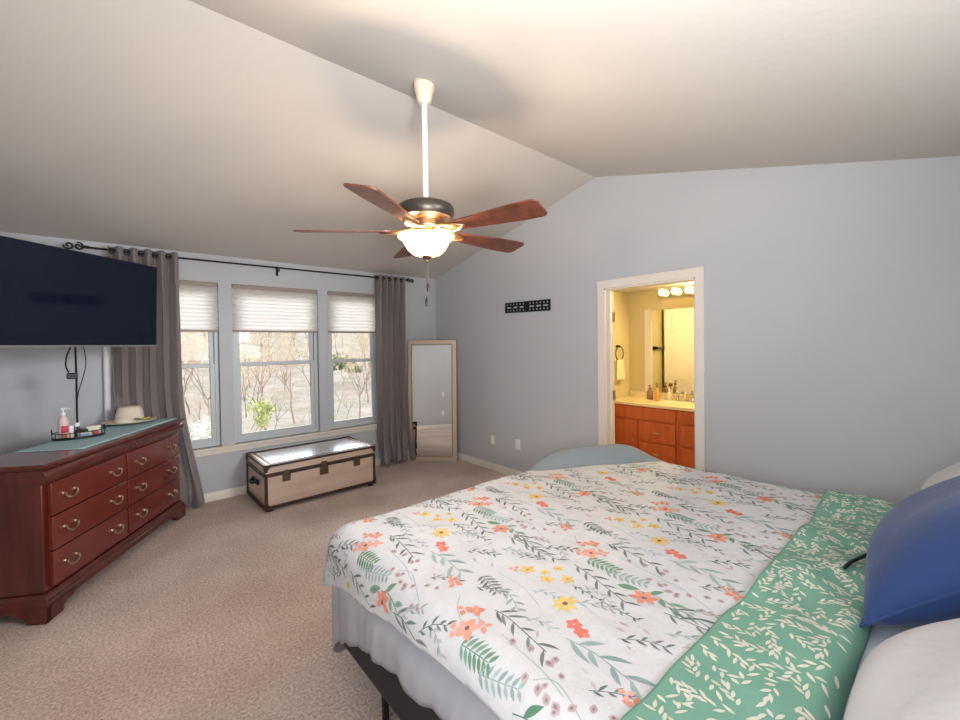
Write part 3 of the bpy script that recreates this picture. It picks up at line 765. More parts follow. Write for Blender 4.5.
for x, big in ((.19, 0), (.55, 1), (.90, 0)):
    w = .036 if not big else .042
    m = MB().box((x-w, -.006, TZM-.085 if not big else TZM-.10), (x+w, .004, TZM-.018)); m.box((x-w*.55, -.010, TZM-.03), (x+w*.55, .004, TZM+.022))
    if big: m.lathe([(0, -.014), (.012, -.01), (.014, .004)], 12, (x, -.008, TZM-.03)); m.box((x-w*.7, -.009, TZM+.0), (x+w*.7, .004, TZM+.034))
    obj('lock' if big else 'latch', m, 'gunmetal', tk, bevel=.003)
m = MB()
for s in (-1, 1): m.box((-.010, TD/2+s*.075-.022, .205), (.004, TD/2+s*.075+.022, .255))
m.tube(smooth_path([(-.008, TD/2-.075, .235), (-.034, TD/2-.05, .228), (-.042, TD/2, .222), (-.034, TD/2+.05, .228), (-.008, TD/2+.075, .235)]), .011, 8)
obj('side_handle', m, 'black', tk)
m = MB()
for s in (-1, 1): m.box((TL-.004, TD/2+s*.075-.022, .205), (TL+.010, TD/2+s*.075+.022, .255))
m.tube(smooth_path([(TL+.008, TD/2-.075, .235), (TL+.034, TD/2-.05, .228), (TL+.042, TD/2, .222), (TL+.034, TD/2+.05, .228), (TL+.008, TD/2+.075, .235)]), .011, 8)
obj('side_handle', m, 'black', tk)

# ------------------------------------------------------------------ ceiling fan
FX, FY = 1.342, 2.018
FZ = ceil_z(FY)
fan = thing('ceiling_fan', 'five-blade walnut ceiling fan with a lit glass bowl on a white rod', 'ceiling fan', (FX, FY, 0))
obj('canopy', MB().lathe([(.030, 2.905), (.042, 2.925), (.050, 2.965), (.058, FZ-.035), (.058, FZ+.012)], 28), 'canopy', fan)
obj('downrod', MB().tube([(0, 0, 2.345), (0, 0, 2.93)], .0165, 16), 'rodwhite', fan)
obj('rod_collar', MB().lathe([(.024, 2.340), (.028, 2.346), (.028, 2.364), (.022, 2.370)], 18), 'black', fan)
obj('motor_housing', MB().lathe([(.10, 2.248), (.146, 2.252), (.160, 2.272), (.162, 2.300), (.156, 2.318), (.13, 2.332), (.06, 2.340), (.02, 2.343)], 40), 'bronze', fan)
obj('switch_housing', MB().lathe([(.050, 2.146), (.070, 2.152), (.074, 2.172), (.060, 2.182), (.064, 2.192), (.088, 2.202), (.090, 2.236), (.104, 2.250)], 36), 'goldbronze', fan)
BZc = 2.182
def blade(phi):
    n = 34; L0, L1 = .185, .725; top = []; bot = []
    def half(q):     # half-width along the blade
        w = .050+.030*smooth(0, .85, q)
        if q > .93: w *= .70+.30*math.sqrt(max(0.0, 1-((q-.93)/.07)**2))
        if q < .06: w *= .72+.28*(q/.06)
        return w
    mb = MB(); V_ = []
    for i in range(n+1):
        q = i/n; x = L0+(L1-L0)*q; w = half(q)
        for yv in (-w, -w*.5, 0, w*.5, w): V_.append((x, yv))
    F = []
    for z_, fl in ((.004, False), (-.004, True)):
        o_ = len(mb.v); mb.v += [(x, y, z_) for x, y in V_]
        for i in range(n):
            for j in range(4):
                a = o_+i*5+j; f = (a, a+5, a+6, a+1); mb.f.append(f[::-1] if fl else f)
    N5 = (n+1)*5
    rim = [i*5 for i in range(n+1)] + [n*5+j for j in range(1, 5)] + [i*5+4 for i in range(n-1, -1, -1)] + [3, 2, 1]
    for i in range(len(rim)):
        a, b = rim[i], rim[(i+1) % len(rim)]; mb.f.append((a, b, b+N5, a+N5))
    # clockwise edge raised
    mtx = Matrix.Rotation(phi, 4, 'Z') @ Matrix.Translation((0, 0, BZc)) @ Matrix.Rotation(rad(-12.5), 4, 'X')
    return mb.xf(mtx), mtx
for k in range(5):
    phi = rad(142+72*k)
    mb, mtx = blade(phi); b = obj('blade', mb, 'walnut', fan, angle=50)
    ir = MB()
    for s in (-1, 1):
        ir.tube([(.085, s*.012, .012), (.12, s*.030, .004), (.165, s*.040, -.008), (.22, s*.030, -.009), (.262, 0, -.009)], [.012, .010, .009, .009, .008], 8)
    ir.box((.06, -.018, .0), (.10, .018, .022))
    ir.box((.15, -.016, -.010), (.25, .016, -.0045))
    ir.xf(mtx); obj('blade_iron', ir, 'goldbronze', b, bevel=.002)
bowl_prof = [(.162, 2.150), (.160, 2.144), (.146, 2.136), (.131, 2.122), (.120, 2.100), (.104, 2.074), (.080, 2.052), (.046, 2.040), (.012, 2.036)]
inner = [(r-.004 if r > .02 else r, z+.004) for r, z in bowl_prof][::-1]
M['bowl'] = mat_translucent('frosted_glass_bowl', (150, 112, 74), .5, glow=((255, 196, 120), .3))
obj('glass_bowl', MB().lathe(bowl_prof, 40, cap=False), M['bowl'], fan, angle=80)
obj('bowl_finial', MB().lathe([(0.0, 2.004), (.008, 2.008), (.010, 2.018), (.022, 2.026), (.030, 2.036), (.026, 2.042), (0, 2.046)], 20), 'bronze', fan)
obj('lamp_stem', MB().tube([(0, 0, 2.04), (0, 0, 2.15)], .008, 8), 'bronze', fan)
for (dx, dy, zb) in ((.012, .008, 1.86), (-.010, -.008, 1.775)):
    pc = MB().tube([(dx, dy, zb+.03), (dx, dy, 2.03), (dx*.4, dy*.4, 2.05)], .0022, 6); pcn = obj('pull_chain', pc, 'bronze', fan)
    obj('chain_fob', MB().lathe([(.0, zb-.025), (.008, zb-.020), (.009, zb), (.006, zb+.02), (.002, zb+.032)], 12, (dx, dy, 0)), 'black', pcn)
for k in range(3):
    a = rad(30+120*k)
    l = bpy.data.lights.new('fan_bulb', 'POINT'); l.energy = FAN_W/3; l.color = (1.0, .77, .54); l.shadow_soft_size = .03
    o = bpy.data.objects.new('fan_bulb', l); COL.objects.link(o); o.location = (FX+.07*cos(a), FY+.07*sin(a), 2.128)

# ------------------------------------------------------------------ bed
BX0, BX1, BYH, BYF = .80, 2.84, -.20, 1.87
bed = thing('box_spring', 'black upholstered box spring on a low metal frame beneath the mattress', 'box spring', (0, 0, 0))
m = MB().box((.722, BYH, .186), (2.89, 1.868, .425)); obj('black_ticking', m, 'boxspring', bed, bevel=.032, seg=4)
m = MB()
m.box((.755, BYH+.02, .160), (.795, 1.66, .189)); m.box((2.825, BYH+.02, .160), (2.865, 1.66, .189)); m.box((.795, 1.60, .160), (2.825, 1.64, .189)); m.box((.795, .8, .160), (2.825, .84, .189))
obj('metal_frame', m, 'dark', bed, bevel=.003)
for x in (.785, 1.81, 2.835):
    for y in (.15, .82, 1.30, 1.53):
        if x == 1.81 and y in (.15, 1.30): continue
        obj('leg', MB().tube([(x, y, .160), (x, y, .0)], [.016, .014], 10), 'dark', bed)
m = MB().box((BX0, BYH, .43), (BX1, BYF, .655)); mt = obj('mattress', m, 'sheet', None, bevel=.06, seg=5)
tag(mt, 'thick mattress in a pale blue-grey fitted sheet on the bed', 'mattress')

# skirt hanging round the near side and the foot
SKX, SKY_ = .700, 1.900
def skirt_path(u):
    """u = distance along: 0 at the head end of the near side"""
    L1 = SKY_-.06-BYH; R = .06; L2 = R*PI/2
    if u < L1: return (SKX, BYH+u, -1, 0)
    if u < L1+L2:
        a = (u-L1)/R; return (SKX+R-R*cos(a), SKY_-R+R*sin(a), -cos(a), sin(a))
    return (SKX+R+(u-L1-L2), SKY_, 0, 1)
def hem_z(y):
    return float(np.interp(y, [-.2, .6, 1.0, 1.25, 1.48, 1.60, 1.75, 1.84, 1.9], [.425, .42, .41, .385, .35, .315, .255, .20, .10]))
def sk(a, b):
    u = a*(2.05+2.1); x, y, nx, ny = skirt_path(u)
    on_side = nx < -.5
    zb = hem_z(y) + (.008*sin(u*31)+.004*sin(u*57) if on_side else 0)
    zt = .635
    z = zt+(zb-zt)*b
    pl = .010*sin(u*24+.6*sin(u*7))*smooth(.62, .30, z)*(1 if u > 1.0 else .4)
    inset = -.085*smooth(.44, .63, z) if False else (.085 if on_side else .04)*smooth(.44, .63, z)
    o_ = pl-inset+.0035*sin(u*71+2*sin(u*11))*smooth(.6, .4, z)
    return (x+nx*o_, y+ny*o_, z)
sko = obj('bed_skirt', MB().grid(sk, 260, 12), 'skirt', None, solid=.004, angle=80)
tag(sko, 'pale grey linen bed skirt, hitched up along the near side of bed', 'bed skirt')

# slate blanket bunched under the far foot corner of the comforter
def heap(a, b):
    x = 1.90+1.12*a; y = 1.12+.90*b
    tm = 1.915-.60*(x-2.0)               # loose edge of the comforter
    z = .662+.006*smooth(tm-.02, tm+.05, y)
    z += .125*smooth(1.85, 2.58, x)*smooth(3.0, 2.74, x)*smooth(tm-.03, tm+.13, y)*math.exp(-(max(0, y-tm-.16)/.24)**2)
    z += .006*sin(9*x+7*y)*smooth(tm, tm+.1, y)
    if y > 1.90: z -= (y-1.90)*1.1*smooth(1.90, 1.96, y)
    if x > 2.92: z -= (x-2.92)*1.4
    return (x, y, z)
hp = obj('blanket', MB().grid(heap, 50, 40), 'blanket', None, solid=.010, angle=80)
tag(hp, 'slate grey blanket bunched up at the far foot corner of bed', 'blanket')

# ---- comforter -----------------------------------------------------
S0, S1, T0, RR = .812, 2.86, 1.885, .11
ZT = .688
def tmax(s): return (T0+.38)+((1.915-.60*(s-2.0))-(T0+.38))*smooth(1.80, 2.12, s)
def near_len(t): return float(np.interp(t, [.2, .8, 1.05, 1.30, 1.55, 1.76, 1.88, 2.0], [.15, .155, .165, .195, .235, .275, .31, .33]))
def dlim(s, t):
    a = S0-s if s < S0 else (s-S1 if s > S1 else 0.0); b = max(0.0, t-T0); d = math.hypot(a, b)
    if d < 1e-9: return d, 9
    w = (b/d)**2
    la = near_len(t) if s < S0 else .34
    return d, la*(1-w)+.36*w
def surf0(s, t, lift=0.0, ridge=True):
    sc, tc = min(max(s, S0), S1), min(t, T0)
    ax, ay = s-sc, t-tc; d = math.hypot(ax, ay)
    z = ZT + .006*sin(3.1*sc+1.7*tc)*sin(2.3*tc-sc) + .004*sin(11*sc+3*sin(3*tc))*sin(7*tc+2*sc) + .0022*sin(23*tc+4*sin(5*sc))*sin(17*sc-3*tc)
    # softening towards the edges; comforter lies over the blanket heap
    z += .012*smooth(2.1, 2.6, sc)*math.exp(-((tc-1.6)/.25)**2)
    x, y = sc, tc
    if d > 1e-9:
        dx, dy = ax/d, ay/d; q = RR*PI/2
        if d < q: h, v = RR*sin(d/RR), RR*(1-cos(d/RR))
        else: h, v = RR+(.05+.30*dy*dy)*(d-q), RR+(d-q)*.98
        al = t if abs(dx) > abs(dy) else s
        if d > q*.5: h += .010*sin(al*13+1.2*sin(al*5))*smooth(q*.5, q*1.8, d)
        x += dx*h; y += dy*h; z -= v
    return Vector((x, y, z+lift))
def surf(s, t, off=0.0):
    d, lim = dlim(s, t)
    if d > lim:
        k = lim/d
        sc, tc = min(max(s, S0), S1), min(t, T0); s, t = sc+(s-sc)*k, tc+(t-tc)*k
    p = surf0(s, t)
    if off:
        e = .004; n = (surf0(s+e, t)-surf0(s-e, t)).cross(surf0(s, t+e)-surf0(s, t-e))
        if n.length > 1e-12: p = p + n.normalized()*off
    return p

class Printed(MB):
    """cloth mesh carrying a colour for every vertex"""
    def __init__(s): super().__init__(); s.c = []
    def poly(s, pts, cols, fn, off):
        o = len(s.v); n = len(pts)
        cx, cy = sum(p[0] for p in pts)/n, sum(p[1] for p in pts)/n
        allp = list(pts)+[(cx, cy)]
        for p in allp: s.v.append(tuple(fn(p[0], p[1], off)))
        cc = cols[1] if isinstance(cols[0], tuple) else cols
        rc = cols[0] if isinstance(cols[0], tuple) else cols
        s.c += [rc]*n+[cc]
        for i in range(n): s.f.append((o+i, o+(i+1) % n, o+n))
    def strip(s, pts, w, col, fn, off):
        o = len(s.v); n = len(pts)
        for i, p in enumerate(pts):
            a = pts[max(0, i-1)]; b = pts[min(n-1, i+1)]; dx, dy = b[0]-a[0], b[1]-a[1]; l = math.hypot(dx, dy) or 1
            for sg in (-1, 1): s.v.append(tuple(fn(p[0]-sg*dy/l*w/2, p[1]+sg*dx/l*w/2, off))); s.c.append(col)
        for i in range(n-1): s.f.append((o+2*i, o+2*i+1, o+2*i+3, o+2*i+2))
def printed_obj(name, pb, m, parent):
    me = bpy.data.meshes.new(name); me.from_pydata(pb.v, [], pb.f)
    ca = me.color_attributes.new('print', 'FLOAT_COLOR', 'POINT')
    ca.data.foreach_set('color', np.array([(*c, 1.0) for c in pb.c], dtype=np.float32).ravel())
    me.materials.append(M[m]); me.update()
    for p in me.polygons: p.use_smooth = True
    o = bpy.data.objects.new(name, me); COL.objects.link(o); o.parent = parent; return o
def cloth_shell(pb, ss, tfun, fn, inside, thick, col):
    """top surface, underside and rim of a quilted layer over the grid ss x tfun(s)"""
    nt = len(tfun(ss[0])); ns = len(ss); o = len(pb.v)
    P_ = [(s, t) for s in ss for t in tfun(s)]
    top = [fn(s, t, 0.0) for s, t in P_]; und = [fn(s, t, -thick) for s, t in P_]
    pb.v += [tuple(p) for p in top]+[tuple(p) for p in und]; pb.c += [col]*(2*len(P_))
    N_ = len(P_); cnt = {}
    for i in range(ns-1):
        for j in range(nt-1):
            q = (i*nt+j, (i+1)*nt+j, (i+1)*nt+j+1, i*nt+j+1)
            if not any(inside(*P_[k]) for k in q): continue
            pb.f.append(tuple(o+k for k in q)); pb.f.append(tuple(o+N_+k for k in q[::-1]))
            for a, b in zip(q, q[1:]+q[:1]): cnt[(a, b)] = 1
    for (a, b) in cnt:
        if (b, a) not in cnt: pb.f.append((o+b, o+a, o+N_+a, o+N_+b))

qc = thing('comforter', 'white comforter printed with orange and yellow wildflowers, folded back green', 'comforter', (0, 0, 0))
Q = Printed()
TF = .475                                   # where the folded-back cuff ends
ss = list(np.linspace(S0-.43, S1+.36, 190))
def tcol(s):
    hi = tmax(s); return [TF-.06+(hi-TF+.06)*k/120 for k in range(121)]
WHITE = lin((214, 215, 218))
def inside_q(s, t):
    d, l = dlim(s, t); return d <= l
cloth_shell(Q, ss, tcol, surf, inside_q, .022, WHITE)
rnd = random.Random(11)
def jit(c, k=.12):
    f = 1+rnd.uniform(-k, k); return tuple(min(1, v*f) for v in c)
def mixc(a, b, k): return tuple(x*(1-k)+y*k for x, y in zip(a, b))
C_ = {k: lin(v) for k, v in dict(orange=(228, 138, 106), coral=(234, 160, 134), red=(226, 104, 84), yellow=(230, 196, 96), gold=(208, 158, 62), brown=(140, 104, 96),
      dark=(92, 110, 106), grey=(160, 172, 172), teal=(146, 172, 170), green=(92, 144, 114), mauve=(190, 168, 170), mauve2=(146, 120, 128), stem=(164, 182, 190), pale=(212, 204, 206)).items()}
def ok(x, y, m=.012):
    d, l = dlim(x, y)
    return d < l-m and y < tmax(x)-m and y > TF-.03 and x < S1+.30
def lens(cx, cy, ang, L, W, col, fn, off, pb, okf, bend=0.0):
    n = 6; p = []; W = W*.86
    for i in range(n+1):
        q = i/n; w = W/2*sin(PI*q**.85); p.append((q*L, w+bend*L*sin(PI*q)))
    for i in range(n-1, 0, -1):
        q = i/n; w = W/2*sin(PI*q**.85); p.append((q*L, -w+bend*L*sin(PI*q)))
    ca, sa = cos(ang), sin(ang)
    pts = [(cx+x*ca-y*sa, cy+x*sa+y*ca) for x, y in p]
    if not all(okf(*q) for q in pts[::2]): return
    pb.poly(pts, (mixc(col, WHITE, rnd.uniform(.05, .38)), mixc(col, WHITE, rnd.uniform(0, .15))), fn, off)
def flower(cx, cy, R, n, col, cen, a0=0.0, wid=.62, squash=1.0):
    R *= .86; wid *= .92
    for k in range(n):
        a = a0+2*PI*k/n+rnd.uniform(-.15, .15); L = R*rnd.uniform(.82, 1.08)
        lens(cx+R*.08*cos(a), cy+R*.08*sin(a), a, L, R*wid*2*.62, jit(col), surf, .0011, Q, ok)
    if cen:
        pts = [(cx+R*.2*cos(2*PI*j/8), cy+R*.2*sin(2*PI*j/8)) for j in range(8)]
        if all(ok(*p) for p in pts): Q.poly(pts, jit(cen), surf, .0017)
def path_pts(p, n=8):
    v = smooth_path([(a, b, 0) for a, b in p], n); return [(q.x, q.y) for q in v]
def stem(p, w, col):
    pts = path_pts(p)
    run = []
    for q in pts+[None]:
        if q and ok(*q): run.append(q)
        else:
            if len(run) > 2: Q.strip(run, w, col, surf, .0006)
            run = []
def sprig(p, n, L, W, col, sp=.75, stemw=.003, start=.1, bend=.05, stemcol=None):
    pts = path_pts(p, 10); stem(p, stemw, stemcol or col)
    for k in range(n):
        q = start+(1-start)*k/max(1, n-1); i = min(len(pts)-2, int(q*(len(pts)-1)))
        a = math.atan2(pts[i+1][1]-pts[i][1], pts[i+1][0]-pts[i][0])
        sg = 1 if k % 2 else -1
        lens(pts[i][0], pts[i][1], a+sg*sp*rnd.uniform(.8, 1.2), L*rnd.uniform(.75, 1.15), W, jit(col, .2), surf, .0008, Q, ok, bend*sg)
def berries(p, pos, r, col):
    stem(p, .0025, C_['stem'])
    for (x, y) in pos:
        a0 = rnd.uniform(0, 6)
        lens(x-.7*r*cos(a0), y-.7*r*sin(a0), a0, r*1.9, r*1.5, jit(C_['mauve'], .15), surf, .0008, Q, ok)
        lens(x-.3*r*cos(a0), y-.3*r*sin(a0), a0, r*.8, r*.7, C_['mauve2'], surf, .0014, Q, ok)
def fern(p0, p1, n, L, W, col):
    ax, ay = p1[0]-p0[0], p1[1]-p0[1]; a = math.atan2(ay, ax); stem([p0, ((p0[0]+p1[0])/2, (p0[1]+p1[1])/2), p1], .0025, col)
    for k in range(n):
        q = k/(n-1); x, y = p0[0]+ax*q, p0[1]+ay*q; l = L*(1-.45*abs(q-.35))
        for sg in (-1, 1): lens(x, y, a+sg*1.0, l, W, jit(col, .18), surf, .0008, Q, ok)
TX, TY = .638, .688
for i in range(-2, 4):
    for j in range(-1, 3):
        ox, oy = 1.075+TX*i, .845+TY*j
        A = lambda x, y: (ox+x, oy+y)
        if ox > 3.9 or ox < -.2 or oy > 2.9: continue
        # stems and foliage first
        sprig([A(-.184, .135), A(-.178, .07), A(-.205, -.095)], 9, .062, .013, C_['dark'], .7)
        sprig([A(.226, .130), A(.195, .01), A(.152, -.13)], 10, .060, .013, C_['dark'], .65)
        sprig([A(.192, .455), A(.205, .32), A(.206, .19)], 8, .055, .012, C_['dark'], .7)
        sprig([A(-.125, -.10), A(-.112, -.19), A(-.130, -.31)], 7, .085, .020, C_['teal'], .55)
        sprig([A(.227, -.222), A(.235, -.29), A(.210, -.385)], 6, .075, .014, C_['dark'], .5)
        sprig([A(.105, .05), A(.098, -.06), A(.104, -.20)], 12, .024, .009, C_['dark'], .8)
        sprig([A(-.090, .215), A(-.095, .155), A(-.125, .09)], 8, .040, .013, C_['grey'], .8)
        fern(A(-.088, .305), A(-.112, .205), 6, .045, .012, C_['dark'])
        fern(A(-.343, .115), A(-.334, .005), 7, .052, .014, C_['green'])
        fern(A(-.369, .015), A(-.336, -.11), 7, .042, .013, C_['teal'])
        lens(*A(-.412, -.05), -1.1, .075, .034, C_['green'], surf, .0008, Q, ok)
        sprig([A(-.385, -.12), A(-.375, -.18), A(-.40, -.25)], 5, .06, .024, C_['green'], .7)
        berries([A(-.246, .04), A(-.256, -.074), A(-.264, -.134), A(-.29, -.22)], [A(-.225, -.057), A(-.231, -.126), A(-.208, -.130), A(-.303, -.107), A(-.308, -.155), A(-.32, -.191), A(-.318, -.216), A(-.24, .0)], .017, None)
        berries([A(-.30, -.13), A(-.27, -.19), A(-.33, -.33)], [A(-.293, -.166), A(-.246, -.18), A(-.255, -.331), A(-.353, -.306), A(-.35, -.339), A(-.30, -.25), A(-.27, -.29), A(-.33, -.22)], .014, None)
        stem([A(.02, .19), A(.05, .02), A(.02, -.14), A(.06, -.30)], .002, C_['pale'])
        stem([A(-.06, .06), A(-.03, .16), A(-.03, .28)], .002, C_['stem'])
        stem([A(-.30, .15), A(-.27, .22), A(-.22, .27)], .0025, C_['stem']); stem([A(-.30, .13), A(-.265, .12), A(-.23, .165)], .0025, C_['stem'])
        for (x, y) in ((.05, -.161), (.02, -.20), (.075, -.225), (.01, -.27), (.06, -.29), (-.155, -.02), (-.2, -.235), (-.03, -.26), (.14, .30), (.17, .26), (.10, .33), (-.02, .33)):
            lens(*A(x, y), rnd.uniform(0, 6.2), .034, .011, jit(C_['mauve'], .15), surf, .0007, Q, ok)
            lens(*A(x+.012, y+.016), rnd.uniform(0, 6.2), .028, .010, jit(C_['pale'], .1), surf, .0007, Q, ok)
        for (x, y, dx, dy, n, L, W, c) in ((-.15, .27, .05, -.09, 7, .030, .010, 'dark'), (.03, -.02, .06, -.10, 8, .032, .009, 'grey'), (-.40, .30, .07, -.10, 8, .036, .011, 'dark'),
                (.13, .02, -.02, -.12, 7, .030, .009, 'grey'), (-.02, -.20, .07, -.11, 8, .034, .010, 'dark'), (-.36, .26, -.05, -.09, 7, .030, .010, 'grey'), (-.02, .13, .03, -.10, 7, .028, .009, 'stem'),
                (-.23, -.25, .06, -.10, 8, .032, .010, 'dark'), (.10, -.28, .05, -.10, 7, .032, .010, 'teal'), (-.14, .05, .02, -.10, 6, .028, .009, 'stem'), (.17, .22, -.05, .09, 7, .030, .010, 'dark'),
                (-.40, -.28, .06, -.08, 7, .032, .010, 'grey')):
            sprig([A(x, y), A(x+dx*.5+.012, y+dy*.5), A(x+dx, y+dy)], n, L, W, C_[c], .65, .0022)
        # flowers
        flower(*A(0, 0), .055, 8, C_['yellow'], C_['brown'], .2, .42)
        flower(*A(-.062, -.082), .033, 5, C_['red'], None, .4, .8); flower(*A(-.074, -.118), .030, 5, C_['red'], C_['orange'], 1.0, .8)
        for (x, y, r) in ((.064, .224, .036), (.072, .135, .033), (.123, .085, .034), (.153, .153, .022), (.10, .17, .022)): flower(*A(x, y), r, 5, C_['yellow'], C_['gold'], x*40, .62)
        flower(*A(.032, .262), .028, 3, C_['coral'], None, 2.2, .7)
        flower(*A(-.300, .134), .046, 5, C_['coral'], C_['brown'], .3, .72)
        flower(*A(-.229, .172), .036, 4, C_['orange'], None, 1.0, .75); flower(*A(-.258, .203), .032, 3, C_['orange'], None, 1.8, .75)
        flower(*A(-.264, .102), .036, 4, C_['coral'], None, 2.6, .6); flower(*A(-.325, .168), .032, 3, C_['coral'], None, 1.2, .8)
        flower(*A(.226, -.150), .053, 6, C_['orange'], C_['mauve2'], .1, .55)
        flower(*A(-.19, -.350), .036, 4, C_['orange'], None, .4, .6); flower(*A(-.175, -.318), .026, 3, C_['coral'], None, 1.6, .7)
printed_obj('quilt_top', Q, 'quilt', qc)

# folded-back cuff showing the green reverse
G = Printed()
TG0, TG1, LIFT = .185, TF, .030
def edge_t(s): return TG1+.012*sin(s*2.2+.6)+.006*sin(s*7)
def gsurf(s, t, off=0.0):
    """t runs from TG0 (rounded fold) to the loose edge"""
    q = smooth(TG0, TG0+.05, t)
    l = LIFT*(1+.10*sin(s*6+t*9))
    d, lim = dlim(s, t); k = 1.0
    if d > lim+.03: k = (lim+.03)/d
    sc = min(max(s, S0), S1); s2 = sc+(s-sc)*k
    p = surf0(s2, t); e = .004
    n = (surf0(s2+e, t)-surf0(s2-e, t)).cross(surf0(s2, t+e)-surf0(s2, t-e)).normalized()
    wr = .006*sin(s*9+t*14+2*sin(s*3))+.004*sin(s*21-t*30)
    h = l+wr*q+off
    if t < TG0+.05:                      # rounded fold
        a = (TG0+.05-t)/.05; h = h-(LIFT+.012)*(1-math.sqrt(max(0, 1-a*a)))
    return p+n*h
gs = list(np.linspace(S0-.25, S1+.30, 170))
GREEN = lin((120, 168, 150)); CREAM = lin((220, 220, 202))
def inside_g(s, t):
    d, l = dlim(s, t); return d <= l+.03
cloth_shell(G, gs, lambda s: [TG0+(edge_t(s)-TG0)*k/34 for k in range(35)], gsurf, inside_g, .020, GREEN)
def okg(x, y):
    d, l = dlim(x, y); return d < l+.015 and TG0+.006 < y < edge_t(x)-.004
rnd = random.Random(5)
y = TG0
while y < TG1+.02:
    x = S0-.24
    while x < S1+.28:
        cx, cy = x+rnd.uniform(-.014, .014), y+rnd.uniform(-.014, .014); a = rnd.uniform(0, 2*PI)
        n = rnd.choice((4, 5, 6))
        for k in range(n):
            q = -.026+.052*k/(n-1); px, py = cx+q*cos(a), cy+q*sin(a)
            sg = 1 if k % 2 else -1
            lens(px, py, a+(sg*rnd.uniform(.35, .75) if k < n-1 else 0), rnd.uniform(.024, .036), .0108, jit(CREAM, .08), gsurf, .0012, G, okg)
        x += .060
    y += .053
printed_obj('green_cuff', G, 'cuff', qc)

# ---- pillows ---------------------------------------------------------
def pillow(name, label, m, cx, cy, cz, W, H, TH, lean, yawz, seed, roll=0.0):
    rd = random.Random(seed); ph = [rd.uniform(0, 6) for _ in range(6)]
    def F(sgn):
        def fn(a, b):
            u, v = 2*a-1, 2*b-1
            prof = max(0, (1-abs(u)**3.2))**.62*max(0, (1-abs(v)**3.2))**.62
            pinch = 1-.07*(1-abs(v)**2)*abs(u)**4; pinch2 = 1-.09*(1-abs(u)**2)*abs(v)**4
            z = sgn*TH/2*prof
            z += sgn*.008*prof*sin(5*u+ph[0]+2*v)*sin(4*v+ph[1])
            return (u*W/2*pinch, v*H/2*pinch2, z)
        return fn
    mb = MB().grid(F(1), 34, 28); mb.grid(F(-1), 34, 28, True)
    t = thing(name, label, 'pillow', (cx, cy, cz), yawz, 'bed pillows')
    t.rotation_euler = Euler3(lean, roll, yawz)
    obj('pillow_body', mb, m, t, angle=80)
    pip = [F(1)(a, b) for a, b in [(k/20, 0) for k in range(20)]+[(1, k/20) for k in range(20)]+[(1-k/20, 1) for k in range(20)]+[(0, 1-k/20) for k in range(20)]]
    obj('seam_piping', MB().tube(pip, .004, 6, closed=True), m, t)
    return t
from mathutils import Euler
def Euler3(x, y, z): return Euler((x, y, z), 'XYZ')
pillow('pillow', 'plump navy blue pillow propped at the head of the bed', 'navy', 2.03, .010, .888, .86, .54, .25, rad(-42), rad(2), 1)
pillow('pillow', 'light grey pillow nearest the camera, in front of the navy one', 'greypillow', 1.12, -.035, .838, .78, .48, .22, rad(-38), rad(0), 2)
pillow('pillow', 'light grey pillow at the far side, behind the navy one', 'greypillow', 2.73, -.04, .885, .56, .48, .22, rad(-46), rad(0), 3)
fp = [o for o in COL.objects if o.name == 'pillow.002'][0]
obj('black_tag', MB().box((-.30, -.012, -.012), (-.255, .012, .012)), 'black', fp, bevel=.003)
hc = MB().tube(smooth_path([(1.875, .272, .744), (1.93, .262, .750), (1.98, .250, .748), (2.05, .236, .744)]), .006, 8)
hco = obj('hair_tie', hc, 'black', None); tag(hco, 'thin black elastic tie lying on the green cuff by the navy pillow', 'hair tie')

